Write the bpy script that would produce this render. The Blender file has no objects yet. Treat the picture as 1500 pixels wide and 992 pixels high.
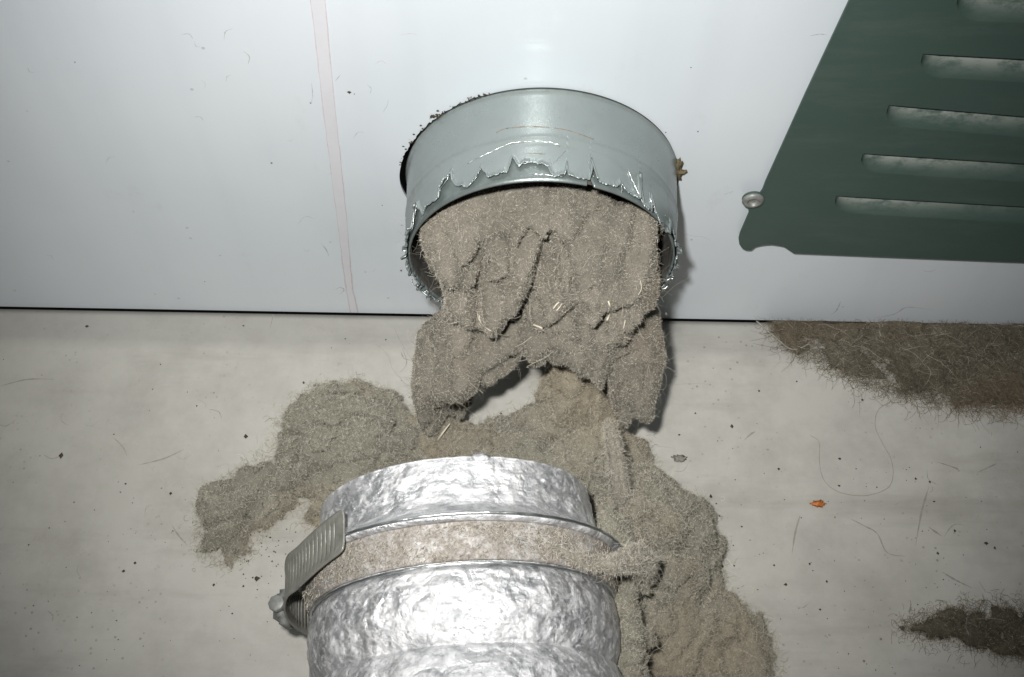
import bpy, bmesh, math, random
import numpy as np
from mathutils import Vector, Matrix
from mathutils.bvhtree import BVHTree
from mathutils.geometry import delaunay_2d_cdt

# ------------------------------------------------------------------ camera, light, exposure
scene = bpy.context.scene
COL = scene.collection
FPX, PW, PH = 1700.0, 1500.0, 992.0
PITCH, ROLL = math.radians(60.586), math.radians(1.0203)
CAM = np.array([-0.010, -0.2665, 0.451])
fw = np.array([0, math.cos(PITCH), -math.sin(PITCH)])
rt0 = np.array([1.0, 0, 0]); up0 = np.cross(rt0, fw)
rt = rt0 * math.cos(ROLL) + up0 * math.sin(ROLL)
up = up0 * math.cos(ROLL) - rt0 * math.sin(ROLL)
cd = bpy.data.cameras.new('camera'); cam = bpy.data.objects.new('camera', cd); COL.objects.link(cam)
cam.matrix_world = Matrix(((rt[0], up[0], -fw[0], CAM[0]), (rt[1], up[1], -fw[1], CAM[1]), (rt[2], up[2], -fw[2], CAM[2]), (0, 0, 0, 1)))
cd.sensor_width = 36; cd.lens = FPX / PW * 36; cd.clip_start = 0.01; cd.clip_end = 50
scene.camera = cam
world = bpy.data.worlds.new('World'); scene.world = world; world.use_nodes = True
bg = world.node_tree.nodes['Background']; bg.inputs[0].default_value = (0.86, 0.95, 1.0, 1); bg.inputs[1].default_value = 0.055
# the camera's own flash, left of and above the lens
ld = bpy.data.lights.new('camera_flash', 'SPOT'); flash = bpy.data.objects.new('camera_flash', ld); COL.objects.link(flash)
fpos = CAM - 0.030 * rt + 0.036 * up - 0.01 * fw
aim = Vector(CAM + 0.45 * fw + 0.042 * up - 0.008 * rt)
flash.location = Vector(fpos)
flash.rotation_euler = (aim - Vector(fpos)).to_track_quat('-Z', 'Y').to_euler()
ld.energy = 12.6; ld.color = (1.0, 0.985, 0.965); ld.shadow_soft_size = 0.009
ld.spot_size = math.radians(70); ld.spot_blend = 1.0
vs = scene.view_settings; vs.view_transform = 'Standard'; vs.look = 'None'; vs.exposure = 0.0; vs.gamma = 1.0; vs.use_curve_mapping = False
scene.render.engine = 'CYCLES'

rng = np.random.default_rng(7)
random.seed(7)

def ray(px, py):
    d = fw + rt * (px - PW / 2) / FPX + up * (PH / 2 - py) / FPX
    return d
def on_plane(px, py, axis, val):
    d = ray(px, py); return CAM + d * (val - CAM[axis]) / d[axis]
def fl(px, py, z=0.0): return on_plane(px, py, 2, z)
def wl(px, py, y=0.0): return on_plane(px, py, 1, y)

# ------------------------------------------------------------------ helpers
def poly_dist(P, X, Y):
    """signed distance to polygon, positive inside"""
    P = np.asarray(P, float); d = np.full(X.shape, 1e9); ins = np.zeros(X.shape, bool)
    for i in range(len(P)):
        a, b = P[i], P[(i + 1) % len(P)]; e = b - a
        t = np.clip(((X - a[0]) * e[0] + (Y - a[1]) * e[1]) / (e @ e + 1e-18), 0, 1)
        d = np.minimum(d, (X - a[0] - t * e[0]) ** 2 + (Y - a[1] - t * e[1]) ** 2)
        c = ((a[1] > Y) != (b[1] > Y)); xi = a[0] + (Y - a[1]) * e[0] / (e[1] if abs(e[1]) > 1e-12 else 1e-12); ins ^= c & (X < xi)
    return np.sqrt(d) * np.where(ins, 1, -1)
def tag(o, label=None, cat=None, group=None, kind=None):
    if label: o['label'] = label
    if cat: o['category'] = cat
    if group: o['group'] = group
    if kind: o['kind'] = kind
    return o
def mesh_obj(name, verts, faces, mat=None, parent=None, smooth=True):
    me = bpy.data.meshes.new(name)
    v = np.asarray(verts, dtype=np.float32)
    if isinstance(faces, np.ndarray):
        n, k = faces.shape
        me.vertices.add(len(v)); me.vertices.foreach_set('co', v.ravel())
        me.loops.add(n * k); me.loops.foreach_set('vertex_index', faces.ravel().astype(np.int32))
        me.polygons.add(n); me.polygons.foreach_set('loop_start', np.arange(0, n * k, k, dtype=np.int32))
        me.polygons.foreach_set('loop_total', np.full(n, k, dtype=np.int32))
        me.update(calc_edges=True); me.validate()
    else:
        me.from_pydata([tuple(map(float, p)) for p in v], [], faces); me.update()
    if smooth: me.polygons.foreach_set('use_smooth', [True] * len(me.polygons))
    if mat: me.materials.append(mat)
    o = bpy.data.objects.new(name, me); COL.objects.link(o)
    if parent: o.parent = parent
    return o
def empty(name, loc=(0, 0, 0)):
    o = bpy.data.objects.new(name, None); o.location = loc; COL.objects.link(o); o.empty_display_size = .01
    return o
def adopt(child, parent):
    child.parent = parent; child.matrix_parent_inverse = Matrix.Translation(Vector(parent.location)).inverted()

class Nodes:
    def __init__(s, name):
        s.m = bpy.data.materials.new(name); s.m.use_nodes = True; s.t = s.m.node_tree
        s.b = s.t.nodes['Principled BSDF']; s.out = s.t.nodes['Material Output']
    def n(s, typ, **kw):
        nd = s.t.nodes.new(typ)
        for k, v in kw.items():
            if k in nd.inputs.keys(): nd.inputs[k].default_value = v
            else: setattr(nd, k, v)
        return nd
    def l(s, a, b): s.t.links.new(a, b)
    def coord(s): return s.n('ShaderNodeTexCoord').outputs['Object']
    def mapped(s, scale=(1, 1, 1), rot=(0, 0, 0), loc=(0, 0, 0)):
        mp = s.n('ShaderNodeMapping'); mp.inputs['Scale'].default_value = scale; mp.inputs['Rotation'].default_value = rot; mp.inputs['Location'].default_value = loc
        s.l(s.coord(), mp.inputs[0]); return mp.outputs[0]
    def noise(s, scale, detail=4, rough=.6, vec=None, dist=0):
        nd = s.n('ShaderNodeTexNoise'); nd.inputs['Scale'].default_value = scale; nd.inputs['Detail'].default_value = detail
        nd.inputs['Roughness'].default_value = rough; nd.inputs['Distortion'].default_value = dist
        s.l(vec if vec is not None else s.coord(), nd.inputs['Vector']); return nd.outputs[0]
    def ramp(s, fac, stops):
        r = s.n('ShaderNodeValToRGB'); s.l(fac, r.inputs[0]); cr = r.color_ramp
        while len(cr.elements) < len(stops): cr.elements.new(0.5)
        for e, (p, c) in zip(cr.elements, stops):
            e.position = p; e.color = (c, c, c, 1) if isinstance(c, (int, float)) else (*c, 1)
        return r.outputs[0]
    def mix(s, fac, a, b, mode='MIX'):
        m = s.n('ShaderNodeMix', data_type='RGBA', blend_type=mode)
        for sock, v in ((m.inputs['Factor'], fac), (m.inputs[6], a), (m.inputs[7], b)):
            if isinstance(v, (int, float)): sock.default_value = v
            elif isinstance(v, tuple): sock.default_value = (*v, 1)
            else: s.l(v, sock)
        return m.outputs[2]
    def math(s, op, a, b=0.0, c=None, clamp=False):
        m = s.n('ShaderNodeMath', operation=op); m.use_clamp = clamp
        for i, v in enumerate((a, b) if c is None else (a, b, c)):
            if isinstance(v, (int, float)): m.inputs[i].default_value = v
            else: s.l(v, m.inputs[i])
        return m.outputs[0]
    def bump(s, h, strength, dist):
        b = s.n('ShaderNodeBump'); b.inputs['Strength'].default_value = strength; b.inputs['Distance'].default_value = dist
        s.l(h, b.inputs['Height']); s.l(b.outputs[0], s.b.inputs['Normal']); return b
    def set(s, **kw):
        for k, v in kw.items():
            k = k.replace('_', ' ')
            if isinstance(v, (int, float)): s.b.inputs[k].default_value = v
            elif isinstance(v, tuple): s.b.inputs[k].default_value = (*v, 1)
            else: s.l(v, s.b.inputs[k])

# ------------------------------------------------------------------ materials
def m_white_panel():
    k = Nodes('white_enamel')
    big = k.noise(9, 3, .5); fine = k.noise(160, 5, .7)
    c = k.mix(k.ramp(big, [(.35, 0), (.7, 1)]), (.585, .635, .665), (.635, .675, .70))
    # vertical faint streaks of grime
    st = k.noise(60, 3, .5, k.mapped((1, 1, .05)))
    c = k.mix(k.math('MULTIPLY', k.ramp(st, [(.5, 0), (.75, 1)]), .10), c, (.42, .46, .50))
    sm = k.noise(38, 6, .75, k.mapped((1, 1, .6), (0, .5, 0)))
    c = k.mix(k.math('MULTIPLY', k.ramp(sm, [(.60, 0), (.75, 1)]), .25), c, (.40, .41, .41))
    sp = k.n('ShaderNodeTexVoronoi'); sp.inputs['Scale'].default_value = 75; k.l(k.coord(), sp.inputs['Vector'])
    c = k.mix(k.math('MULTIPLY', k.ramp(sp.outputs[0], [(.03, 1), (.06, 0)]), .5), c, (.25, .25, .24))
    k.set(Base_Color=c, Roughness=k.ramp(fine, [(.3, .30), (.7, .42)]), Specular_IOR_Level=.6)
    k.bump(k.noise(420, 3, .5), .02, .001)
    k.b.inputs['Coat Weight'].default_value = .35; k.b.inputs['Coat Roughness'].default_value = .07
    return k.m
def m_floor():
    k = Nodes('grimy_floor')
    big = k.noise(7, 4, .55); mid = k.noise(28, 6, .7)
    c = k.mix(k.ramp(big, [(.3, 0), (.7, 1)]), (.398, .388, .347), (.466, .456, .418))
    c = k.mix(k.math('MULTIPLY', k.ramp(mid, [(.42, 0), (.75, 1)]), .55), c, (.235, .225, .195))
    st = k.noise(14, 5, .7, k.mapped((.35, 2.2, 1), (0, 0, .12)))
    c = k.mix(k.math('MULTIPLY', k.ramp(st, [(.52, 0), (.70, 1)]), .42), c, (.21, .20, .165))
    # grey darkening painted into the floor colour along the panel foot, edge wobbled
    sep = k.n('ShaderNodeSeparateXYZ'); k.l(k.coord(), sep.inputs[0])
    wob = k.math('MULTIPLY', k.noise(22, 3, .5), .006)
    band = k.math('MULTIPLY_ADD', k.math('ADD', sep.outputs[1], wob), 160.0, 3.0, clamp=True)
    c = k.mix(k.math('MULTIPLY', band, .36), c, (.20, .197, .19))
    # fine pepper
    for sc, r0, r1, a in ((260, .10, .16, .55), (90, .035, .06, .8)):
        sp = k.n('ShaderNodeTexVoronoi'); sp.inputs['Scale'].default_value = sc; k.l(k.coord(), sp.inputs['Vector'])
        msk = k.math('MULTIPLY', k.ramp(sp.outputs[0], [(r0, 1), (r1, 0)]), k.ramp(k.noise(17, 3, .6), [(.5, 0), (.66, a)]))
        c = k.mix(msk, c, (.13, .11, .075))
    k.set(Base_Color=c, Roughness=k.ramp(k.noise(16, 6, .7), [(.3, .20), (.7, .5)]), Specular_IOR_Level=.5)
    k.bump(k.noise(300, 4, .6), .06, .001)
    return k.m
def m_plain(name, col, rough=.6, metal=0.0, var=.25, scale=90, bump=0.0):
    k = Nodes(name)
    n = k.noise(scale, 5, .65)
    c = k.mix(k.ramp(n, [(.3, 0), (.7, 1)]), tuple(x * (1 - var) for x in col), tuple(min(1, x * (1 + var)) for x in col))
    k.set(Base_Color=c, Roughness=rough, Metallic=metal)
    if bump: k.bump(k.noise(scale * 4, 4, .6), bump, .001)
    return k.m
def m_green():
    k = Nodes('dark_green_paint')
    n = k.noise(12, 4, .6); f = k.noise(500, 3, .6)
    c = k.mix(k.ramp(n, [(.3, 0), (.7, 1)]), (.044, .073, .062), (.053, .084, .071))
    at = k.n('ShaderNodeAttribute', attribute_name='dust'); 
    dn = k.noise(70, 6, .75, k.mapped((1, 1, 2.0)))
    msk = k.math('MULTIPLY', at.outputs['Fac'], k.ramp(dn, [(.40, .12), (.55, 1)]), clamp=True)
    c = k.mix(k.math('MULTIPLY', msk, .95), c, (.33, .345, .315))
    film = k.math('MULTIPLY', k.ramp(k.noise(55, 7, .8, k.mapped((.3, 1, 1.4))), [(.5, 0), (.8, .22)]), 1.0)
    c = k.mix(film, c, (.16, .18, .16))
    k.set(Base_Color=c, Roughness=k.math('MULTIPLY_ADD', msk, .35, .5), Specular_IOR_Level=.32)
    k.bump(f, .08, .0006)
    return k.m
def m_galv():
    k = Nodes('galvanised_steel')
    a = k.noise(110, 5, .7); b = k.noise(30, 4, .6)
    c = k.mix(k.ramp(b, [(.3, 0), (.7, 1)]), (.235, .272, .266), (.282, .318, .310))
    c = k.mix(k.math('MULTIPLY', k.ramp(a, [(.55, 0), (.75, 1)]), .35), c, (.20, .225, .215))
    at = k.n('ShaderNodeAttribute', attribute_name='grime')
    gm = k.math('MULTIPLY', at.outputs['Fac'], k.ramp(k.noise(200, 5, .8), [(.3, .2), (.65, 1)]), clamp=True)
    c = k.mix(k.math('MULTIPLY', gm, .8), c, (.07, .075, .06))
    k.set(Base_Color=c, Metallic=.45, Roughness=k.math('MULTIPLY_ADD', k.ramp(a, [(.3, 0), (.7, 1)]), .14, .24))
    k.bump(k.noise(520, 4, .7), .10, .0006)
    return k.m
def m_foil(name, dust):
    k = Nodes(name)
    a = k.noise(70, 8, .72, dist=1.4); b = k.noise(420, 6, .8, dist=.6); big = k.noise(26, 4, .6)
    scr_ = k.noise(150, 7, .85, k.mapped((.35, 1.3, 2.2), (0, .2, .5)), dist=.5)
    c = k.mix(k.ramp(a, [(.40, 0), (.56, 1)]), (.50, .51, .525), (.80, .805, .81))
    c = k.mix(k.math('MULTIPLY', k.ramp(b, [(.34, 1), (.44, 0)]), .7), c, (.22, .225, .23))
    scuff = k.math('MULTIPLY', k.ramp(scr_, [(.49, 0), (.57, 1)]), .70)
    dmask = k.math('MULTIPLY_ADD', k.ramp(k.noise(130, 7, .8), [(.35, 0), (.62, 1)]), .85 if dust else .22, dust * .45, clamp=True)
    hl = k.math('MULTIPLY', dmask, k.ramp(big, [(.3, .4), (.6, 1)]) if not dust else 1.0)
    fib = k.noise(900, 4, .8)
    dustc = k.mix(k.ramp(fib, [(.35, 0), (.65, 1)]), (.15, .132, .112), (.33, .298, .262))
    c = k.mix(scuff, c, (.74, .74, .75))
    c = k.mix(hl, c, dustc)
    met = k.math('MULTIPLY_ADD', scuff, -.75, .86)
    k.set(Base_Color=c, Metallic=k.math('SUBTRACT', met, k.math('MULTIPLY', hl, .75), clamp=True), Roughness=k.math('MULTIPLY_ADD', hl, .25, k.ramp(k.noise(55, 6, .75), [(.36, .24), (.60, .55)]), clamp=True))
    h = k.math('ADD', k.math('MULTIPLY', a, 1.0), k.math('MULTIPLY', b, .45))
    h = k.math('ADD', h, k.math('MULTIPLY', scr_, .35))
    vo = k.n('ShaderNodeTexVoronoi'); vo.inputs['Scale'].default_value = 120; vo.feature = 'DISTANCE_TO_EDGE'
    wp = k.n('ShaderNodeTexNoise'); wp.inputs['Scale'].default_value = 90; wp.inputs['Detail'].default_value = 4; k.l(k.coord(), wp.inputs['Vector'])
    ws = k.n('ShaderNodeVectorMath', operation='SCALE'); ws.inputs['Scale'].default_value = .012; k.l(wp.outputs[1], ws.inputs[0])
    wa = k.n('ShaderNodeVectorMath', operation='ADD'); k.l(k.coord(), wa.inputs[0]); k.l(ws.outputs[0], wa.inputs[1]); k.l(wa.outputs[0], vo.inputs['Vector'])
    h = k.math('ADD', h, k.math('MULTIPLY', k.ramp(vo.outputs[0], [(0, 0), (.22, 1)]), .38))
    k.bump(h, .55 if not dust else .3, .0015)
    return k.m
def m_lint(name, ca, cb, cc):
    k = Nodes(name)
    a = k.noise(34, 4, .6); b = k.noise(900, 4, .8); o = k.noise(13, 3, .5)
    c = k.mix(k.ramp(a, [(.35, 0), (.65, 1)]), ca, cb)
    c = k.mix(k.math('MULTIPLY', k.ramp(o, [(.5, 0), (.68, 1)]), .6), c, cc)
    c = k.mix(k.ramp(b, [(.3, .0), (.75, .55)]), c, tuple(x * .45 for x in ca))
    k.set(Base_Color=c, Roughness=.95, Specular_IOR_Level=.1)
    k.bump(b, .8, .0012)
    return k.m
def m_fibre(name, cols, cc):
    k = Nodes(name)
    h = k.n('ShaderNodeHairInfo')
    a = k.noise(34, 4, .6); o = k.noise(13, 3, .5)
    c = k.ramp(h.outputs['Random'], cols)
    c = k.mix(k.math('MULTIPLY', k.ramp(o, [(.5, 0), (.68, 1)]), .5), c, cc, 'MIX')
    c = k.mix(k.ramp(a, [(.35, .16), (.65, 0)]), c, (.12, .11, .09))
    k.set(Base_Color=c, Roughness=.8, Specular_IOR_Level=.2)
    return k.m

M = {}
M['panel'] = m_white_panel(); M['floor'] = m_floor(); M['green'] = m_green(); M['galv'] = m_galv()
M['foil'] = m_foil('crumpled_foil', 0.0); M['dustfoil'] = m_foil('dusty_foil', 1.0)
M['bare'] = m_plain('bare_pipe_steel', (.17, .20, .193), .34, .45, var=.15, scale=150, bump=.1)
M['inside'] = m_plain('dark_lining', (.045, .043, .036), .85, .0, var=.6, scale=300, bump=.4)  # near-black colour of the lining that darkens the inside of the pipe
M['rust'] = m_plain('brown_scratch', (.20, .13, .085), .6, .2, var=.4, scale=500)
M['dark'] = m_plain('dark_void', (.008, .008, .008), .9)
M['tape'] = m_plain('pinkish_tape', (.60, .60, .625), .35, var=.03)
M['tape_edge'] = m_plain('tape_edge_grime', (.54, .46, .48), .5, var=.15, scale=400)
M['bright'] = m_plain('torn_bright_metal', (.66, .69, .69), .36, 1.0, var=.1, bump=.3)
M['clamp'] = m_plain('dull_zinc_clamp', (.255, .252, .222), .42, .35, var=.22, scale=240, bump=.25)
M['screw'] = m_plain('dull_screw_steel', (.22, .225, .21), .5, .3, var=.3, scale=500)
M['foam'] = m_plain('yellowed_foam', (.105, .085, .045), .9, var=.6, scale=500, bump=.5)
M['grit'] = m_plain('dark_grit', (.045, .035, .022), .8, var=.5, scale=700)
M['orange'] = m_plain('orange_flake', (.42, .13, .025), .5, var=.35, scale=700)
M['chip'] = m_plain('grey_chip', (.19, .18, .15), .7, var=.4, scale=900)
M['mark'] = m_plain('scuff_grime', (.27, .26, .225), .7, var=.2, scale=400)
M['wmark'] = m_plain('panel_scuff_grime', (.40, .41, .41), .6, var=.2, scale=400)
M['thread'] = m_plain('pale_thread', (.62, .57, .45), .6, var=.2, scale=400)
M['greythread'] = m_plain('grey_thread', (.30, .29, .25), .7, var=.2, scale=400)
M['lint'] = m_lint('grey_lint', (.19, .176, .145), (.275, .252, .208), (.28, .228, .165))
M['lintf'] = m_fibre('grey_lint_fibre', [(.0, (.06, .054, .041)), (.22, (.255, .235, .192)), (.65, (.445, .408, .335)), (1, (.72, .68, .58))], (.40, .33, .25))
M['lint2'] = m_lint('floor_lint', (.235, .223, .18), (.335, .318, .255), (.35, .292, .205))
M['lintf2'] = m_fibre('floor_lint_fibre', [(.0, (.08, .074, .056)), (.25, (.335, .318, .255)), (.65, (.49, .465, .375)), (1, (.76, .72, .62))], (.45, .37, .265))
M['pale'] = m_lint('pale_lint', (.27, .25, .205), (.36, .335, .28), (.34, .29, .22))
M['palef'] = m_fibre('pale_lint_fibre', [(.0, (.16, .148, .115)), (.22, (.38, .355, .295)), (.65, (.53, .49, .41)), (1, (.74, .70, .62))], (.46, .39, .30))
M['mat'] = m_lint('matted_brown_lint', (.09, .08, .058), (.19, .172, .13), (.12, .085, .05))
M['matf'] = m_fibre('matted_brown_fibre', [(.0, (.06, .05, .033)), (.5, (.115, .10, .07)), (.9, (.28, .25, .19)), (1, (.60, .55, .45))], (.19, .13, .08))

# ------------------------------------------------------------------ floor and panel
PIPE_Z, PIPE_R, PIPE_L = 0.1007, 0.0500, 0.037
def floor_z(y): return -0.09 * max(0.0, y + 0.018) if y < -.00075 else -.03
xs = np.linspace(-1.6, 1.6, 65); ys = np.concatenate([np.linspace(-1.6, -.03, 30), np.linspace(-.018, -.0008, 7), [-.0007, .3]])
V = []; F = []
for y in ys:
    for x in xs: V.append((x, y, floor_z(y)))
nx = len(xs)
for j in range(len(ys) - 1):
    for i in range(nx - 1): F.append((j * nx + i, j * nx + i + 1, (j + 1) * nx + i + 1, (j + 1) * nx + i))
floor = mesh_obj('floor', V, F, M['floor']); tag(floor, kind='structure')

GY = -0.0032            # front face of the green sheet
def circle_pts(cx, cz, r, n=180, wob=None):
    out = []
    for i in range(n):
        a = 2 * math.pi * i / n; rr = r + (wob(a) if wob else 0)
        out.append((cx + rr * math.cos(a), cz + rr * math.sin(a)))
    return out
def plate(name, outer, holes, yf, th, mat, parent=None):
    """flat plate in the xz plane: outline with holes, front at yf, thickness th, edges closed"""
    loops = [outer] + holes
    flat = [(float(p[0]), float(p[1])) for lp in loops for p in lp]; n = len(flat); eds = []; o = 0
    for lp in loops: eds += [(o + i, o + (i + 1) % len(lp)) for i in range(len(lp))]; o += len(lp)
    vo, _e, fo, ov, _oe, _of = delaunay_2d_cdt([Vector(p) for p in flat], eds, [], 1 if not holes else 0, 1e-7)
    vo = [tuple(v) for v in vo]; back = [o_[0] if o_ else None for o_ in ov]
    C3 = np.array([np.mean([vo[k] for k in f_], 0) for f_ in fo]); ok = poly_dist(outer, C3[:, 0], C3[:, 1]) > 0
    for h_ in holes: ok &= poly_dist(h_, C3[:, 0], C3[:, 1]) < 0
    tris = [tuple(back[k] for k in f_) for f_, g_ in zip(fo, ok) if g_]
    tris = [t_ for t_ in tris if None not in t_]
    V = [(p[0], yf, p[1]) for p in flat] + [(p[0], yf + th, p[1]) for p in flat]
    F = []
    for a, b, c in tris:
        A, B, Cc = flat[a], flat[b], flat[c]
        s = (B[0] - A[0]) * (Cc[1] - A[1]) - (B[1] - A[1]) * (Cc[0] - A[0])
        t = (a, b, c) if s > 0 else (c, b, a)
        F.append(t); F.append((t[2] + n, t[1] + n, t[0] + n))
    o = 0
    for lp in loops:
        m = len(lp)
        for i in range(m): F.append((o + i, o + (i + 1) % m, o + (i + 1) % m + n, o + i + n))
        o += m
    ob = mesh_obj(name, V, F, mat, parent, smooth=False)
    bm = bmesh.new(); bm.from_mesh(ob.data); bmesh.ops.recalc_face_normals(bm, faces=bm.faces); bm.to_mesh(ob.data); bm.free()
    return ob
def hole_wob(a):
    # the cut-out is oversize on the left side and ragged at the upper left
    d = (a - math.radians(187) + math.pi) % (2 * math.pi) - math.pi
    w = 0.0006 + 0.0030 * math.exp(-(d / .42) ** 2)
    if 2.0 < a < 3.0: w += 0.0007 * abs(math.sin(a * 61) * math.sin(a * 23 + 1))
    return w
hole = circle_pts(0.0, PIPE_Z, PIPE_R, 300, hole_wob)
gq = [wl(1310, -40, 0), wl(1240, 340, 0)]
grille_hole = [(wl(1225, 345)[0], wl(1225, 345)[2]), (.80, wl(1225, 360)[2] - .02), (.80, .62), (wl(1400, -200)[0], .62)]
panel = empty('white_panel', (0, 0, 0))
tag(panel, 'white enamelled metal panel standing upright behind the pipe, scuffed and dusty', 'metal panel')
plate('sheet', [(-1.4, -.0006), (1.4, -.0006), (1.4, .9), (-1.4, .9)], [hole, grille_hole], 0, .0012, M['panel'], panel)
# dark cabinet interior behind the sheet
bx = mesh_obj('cabinet_interior', [(-1.4, .30, -.004), (1.4, .30, -.004), (1.4, .30, .9), (-1.4, .30, .9), (-1.4, .0022, .9), (1.4, .0022, .9)], [(0, 1, 2, 3), (3, 2, 5, 4)], M['dark'], panel, smooth=False)

def strip_on_wall(name, pts, width, mat, parent, yoff, th=.00012):
    """flat ribbon on the panel through (x,z) points"""
    V = []; F = []
    P = [np.array(p) for p in pts]
    for i, p in enumerate(P):
        t = P[min(i + 1, len(P) - 1)] - P[max(i - 1, 0)]; t /= np.linalg.norm(t); nrm = np.array([-t[1], t[0]])
        w = width[i] if hasattr(width, '__len__') else width
        for s in (-1, 1):
            q = p + nrm * s * w / 2; V.append((q[0], -yoff, q[1])); V.append((q[0], -yoff + th, q[1]))
    for i in range(len(P) - 1):
        a = i * 4; b = a + 4
        F += [(a, b, b + 2, a + 2), (a + 1, a, b, b + 1)[::-1], (a + 2, b + 2, b + 3, a + 3)]
    return mesh_obj(name, V, F, mat, parent, smooth=False)
tl = [wl(x, y) for x, y in ((455, -80), (467, 10), (476, 100), (486, 190), (495, 270), (503, 340), (508, 390), (512, 425), (519, 457))]
tl = [(p[0], p[2]) for p in tl]
strip_on_wall('tape_strip', tl, [.0047, .0046, .0045, .0043, .0041, .0037, .0033, .0030, .0034], M['tape'], panel, .00022, .0002)
for side, nm in ((-1, 'tape_edge'), (1, 'tape_edge')):
    e = []
    for i, p in enumerate(tl):
        w = (.0046, .0045, .0044, .0042, .0040, .0036, .0032, .0029, .0033)[i]
        e.append((p[0] + side * w / 2 * .97 + random.uniform(-.0001, .0001), p[1]))
    e2 = []
    for a, b in zip(e[:-1], e[1:]):
        for k in range(6): e2.append((a[0] + (b[0] - a[0]) * k / 6 + random.uniform(-.00012, .00012), a[1] + (b[1] - a[1]) * k / 6))
    e2.append(e[-1])
    strip_on_wall(nm, e2, [random.uniform(.00008, .0003) * (1 + (i > 34) * .9) for i in range(len(e2))], M['tape_edge'], panel, .00034, .0001)

# ------------------------------------------------------------------ green louvred sheet
green = empty('louvred_grille', (0.18, GY, .16))
tag(green, 'dark green painted sheet with long recessed louvres, screwed to the white panel', 'grille')
def g2(px, py): p = wl(px, py, GY); return (p[0], p[2])
scr = g2(1103, 293); R_s = g2(1119, 293)[0] - scr[0]
outl = [g2(1330, -190), g2(1245, 0), g2(1180, 138), g2(1121, 268), g2(1117, 279)]
for i in range(13):
    a = math.radians(62 + i * 190 / 12); outl.append((scr[0] + R_s * math.cos(a), scr[1] + R_s * 1.03 * math.sin(a)))
outl += [g2(1097, 313), g2(1090, 329), g2(1084, 343), g2(1082, 351), g2(1083, 358), g2(1087, 364), g2(1093, 367), g2(1100, 367), g2(1106, 362),
         g2(1114, 360), g2(1122, 359), g2(1130, 358.5), g2(1140, 360), g2(1148, 361.5), g2(1156, 367), g2(1163, 371.5)]
pl_, pr_ = np.array(g2(1163, 371.5)), np.array(g2(1500, 385))
dirb = (pr_ - pl_) / np.linalg.norm(pr_ - pl_)
outl.append(tuple(pl_ + dirb * .42)); outl.append((.62, .60)); outl.append((g2(1330, -190)[0] + .06, .60)); 
outl = outl[::1]
lines = [((1225, 287), (1500, 303)), ((1264, 225), (1500, 240)), ((1302, 154), (1500, 171)), ((1352, 79), (1500, 87)), ((1405, -8), (1500, -4)), ((1455, -95), (1560, -92))]
lou = []
holes = []
LH = .0105
for a, b in lines:
    A = np.array(g2(*a)); B = np.array(g2(*b)); d = (B - A) / np.linalg.norm(B - A); nrm = np.array([d[1], -d[0]])   # downwards
    Lg = .30
    lou.append((A, d, nrm, Lg))
    def prof(t):      # height of opening at distance t from the rounded left end
        e = .010
        return LH * (math.sqrt(max(0, 1 - (1 - min(t / e, 1)) ** 2)))
    ts = [0] + [.0006, .0016, .003, .005, .0075, .010] + list(np.linspace(.02, Lg - .02, 16))
    ends = [Lg - .010, Lg - .0075, Lg - .005, Lg - .003, Lg - .0016, Lg - .0006, Lg]
    ts = ts + ends
    up_ = [A + d * t for t in ts]
    lo_ = [A + d * t + nrm * min(prof(t), prof(Lg - t)) for t in ts[1:-1]]
    holes.append([tuple(p) for p in lo_] + [tuple(p) for p in up_[::-1]])
body = plate('sheet', outl, holes, GY, .0010, M['green'])
at = body.data.attributes.new('dust', 'FLOAT', 'POINT')
adopt(body, green)
for li, (A, d, nrm, Lg) in enumerate(lou):
    nt, nu = 260, 12; V = []; F = []; du = []
    for i in range(nt):
        t = Lg * i / (nt - 1)
        e = .010; te = min(t, Lg - t); h = LH * math.sqrt(max(0, 1 - (1 - min(te / e, 1)) ** 2)); dep = .0046 * math.sqrt(max(0, 1 - (1 - min(te / .012, 1)) ** 2))
        for j in range(nu):
            u = j / (nu - 1); 
            p = A + d * t + nrm * (h * u)
            dd = dep * (1 - u) ** 1.25
            V.append((p[0], GY + dd, p[1] + .00005 * math.sin(t * 900 + li)))
            dz = math.exp(-((u - .12) / .42) ** 2) * (.22 + .78 * (math.exp(-((t - .016 - .004 * li) / .030) ** 2))) * (1.0 if t > .002 else .5)
            du.append(dz)
    for i in range(nt - 1):
        for j in range(nu - 1):
            a = i * nu + j; F.append((a, a + 1, a + nu + 1, a + nu))
    o = mesh_obj('louvre', V, F, M['green'])
    at = o.data.attributes.new('dust', 'FLOAT', 'POINT'); at.data.foreach_set('value', du)
    adopt(o, green)
def lathe_y(name, prof, cx, cz, y0, n, mat, parent, hexa=None):
    """surface of revolution about the y axis; prof = (radius, outward height)"""
    V = []; F = []
    for r, h in prof:
        for i in range(n):
            a = 2 * math.pi * i / n; V.append((cx + r * math.cos(a), y0 - h, cz + r * math.sin(a)))
    for j in range(len(prof) - 1):
        for i in range(n): F.append((j * n + i, j * n + (i + 1) % n, (j + 1) * n + (i + 1) % n, (j + 1) * n + i))
    F.append(tuple((len(prof) - 1) * n + i for i in range(n)))
    o = mesh_obj(name, V, F, mat); adopt(o, parent); return o
lathe_y('screw', [(.0041, 0), (.0042, .0004), (.0039, .0010), (.0030, .0014), (.0024, .0015), (.0021, .0013), (.0019, .0004), (.0012, .0002), (.0003, .0002)], scr[0], scr[1], GY, 40, M['screw'], green)

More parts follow.
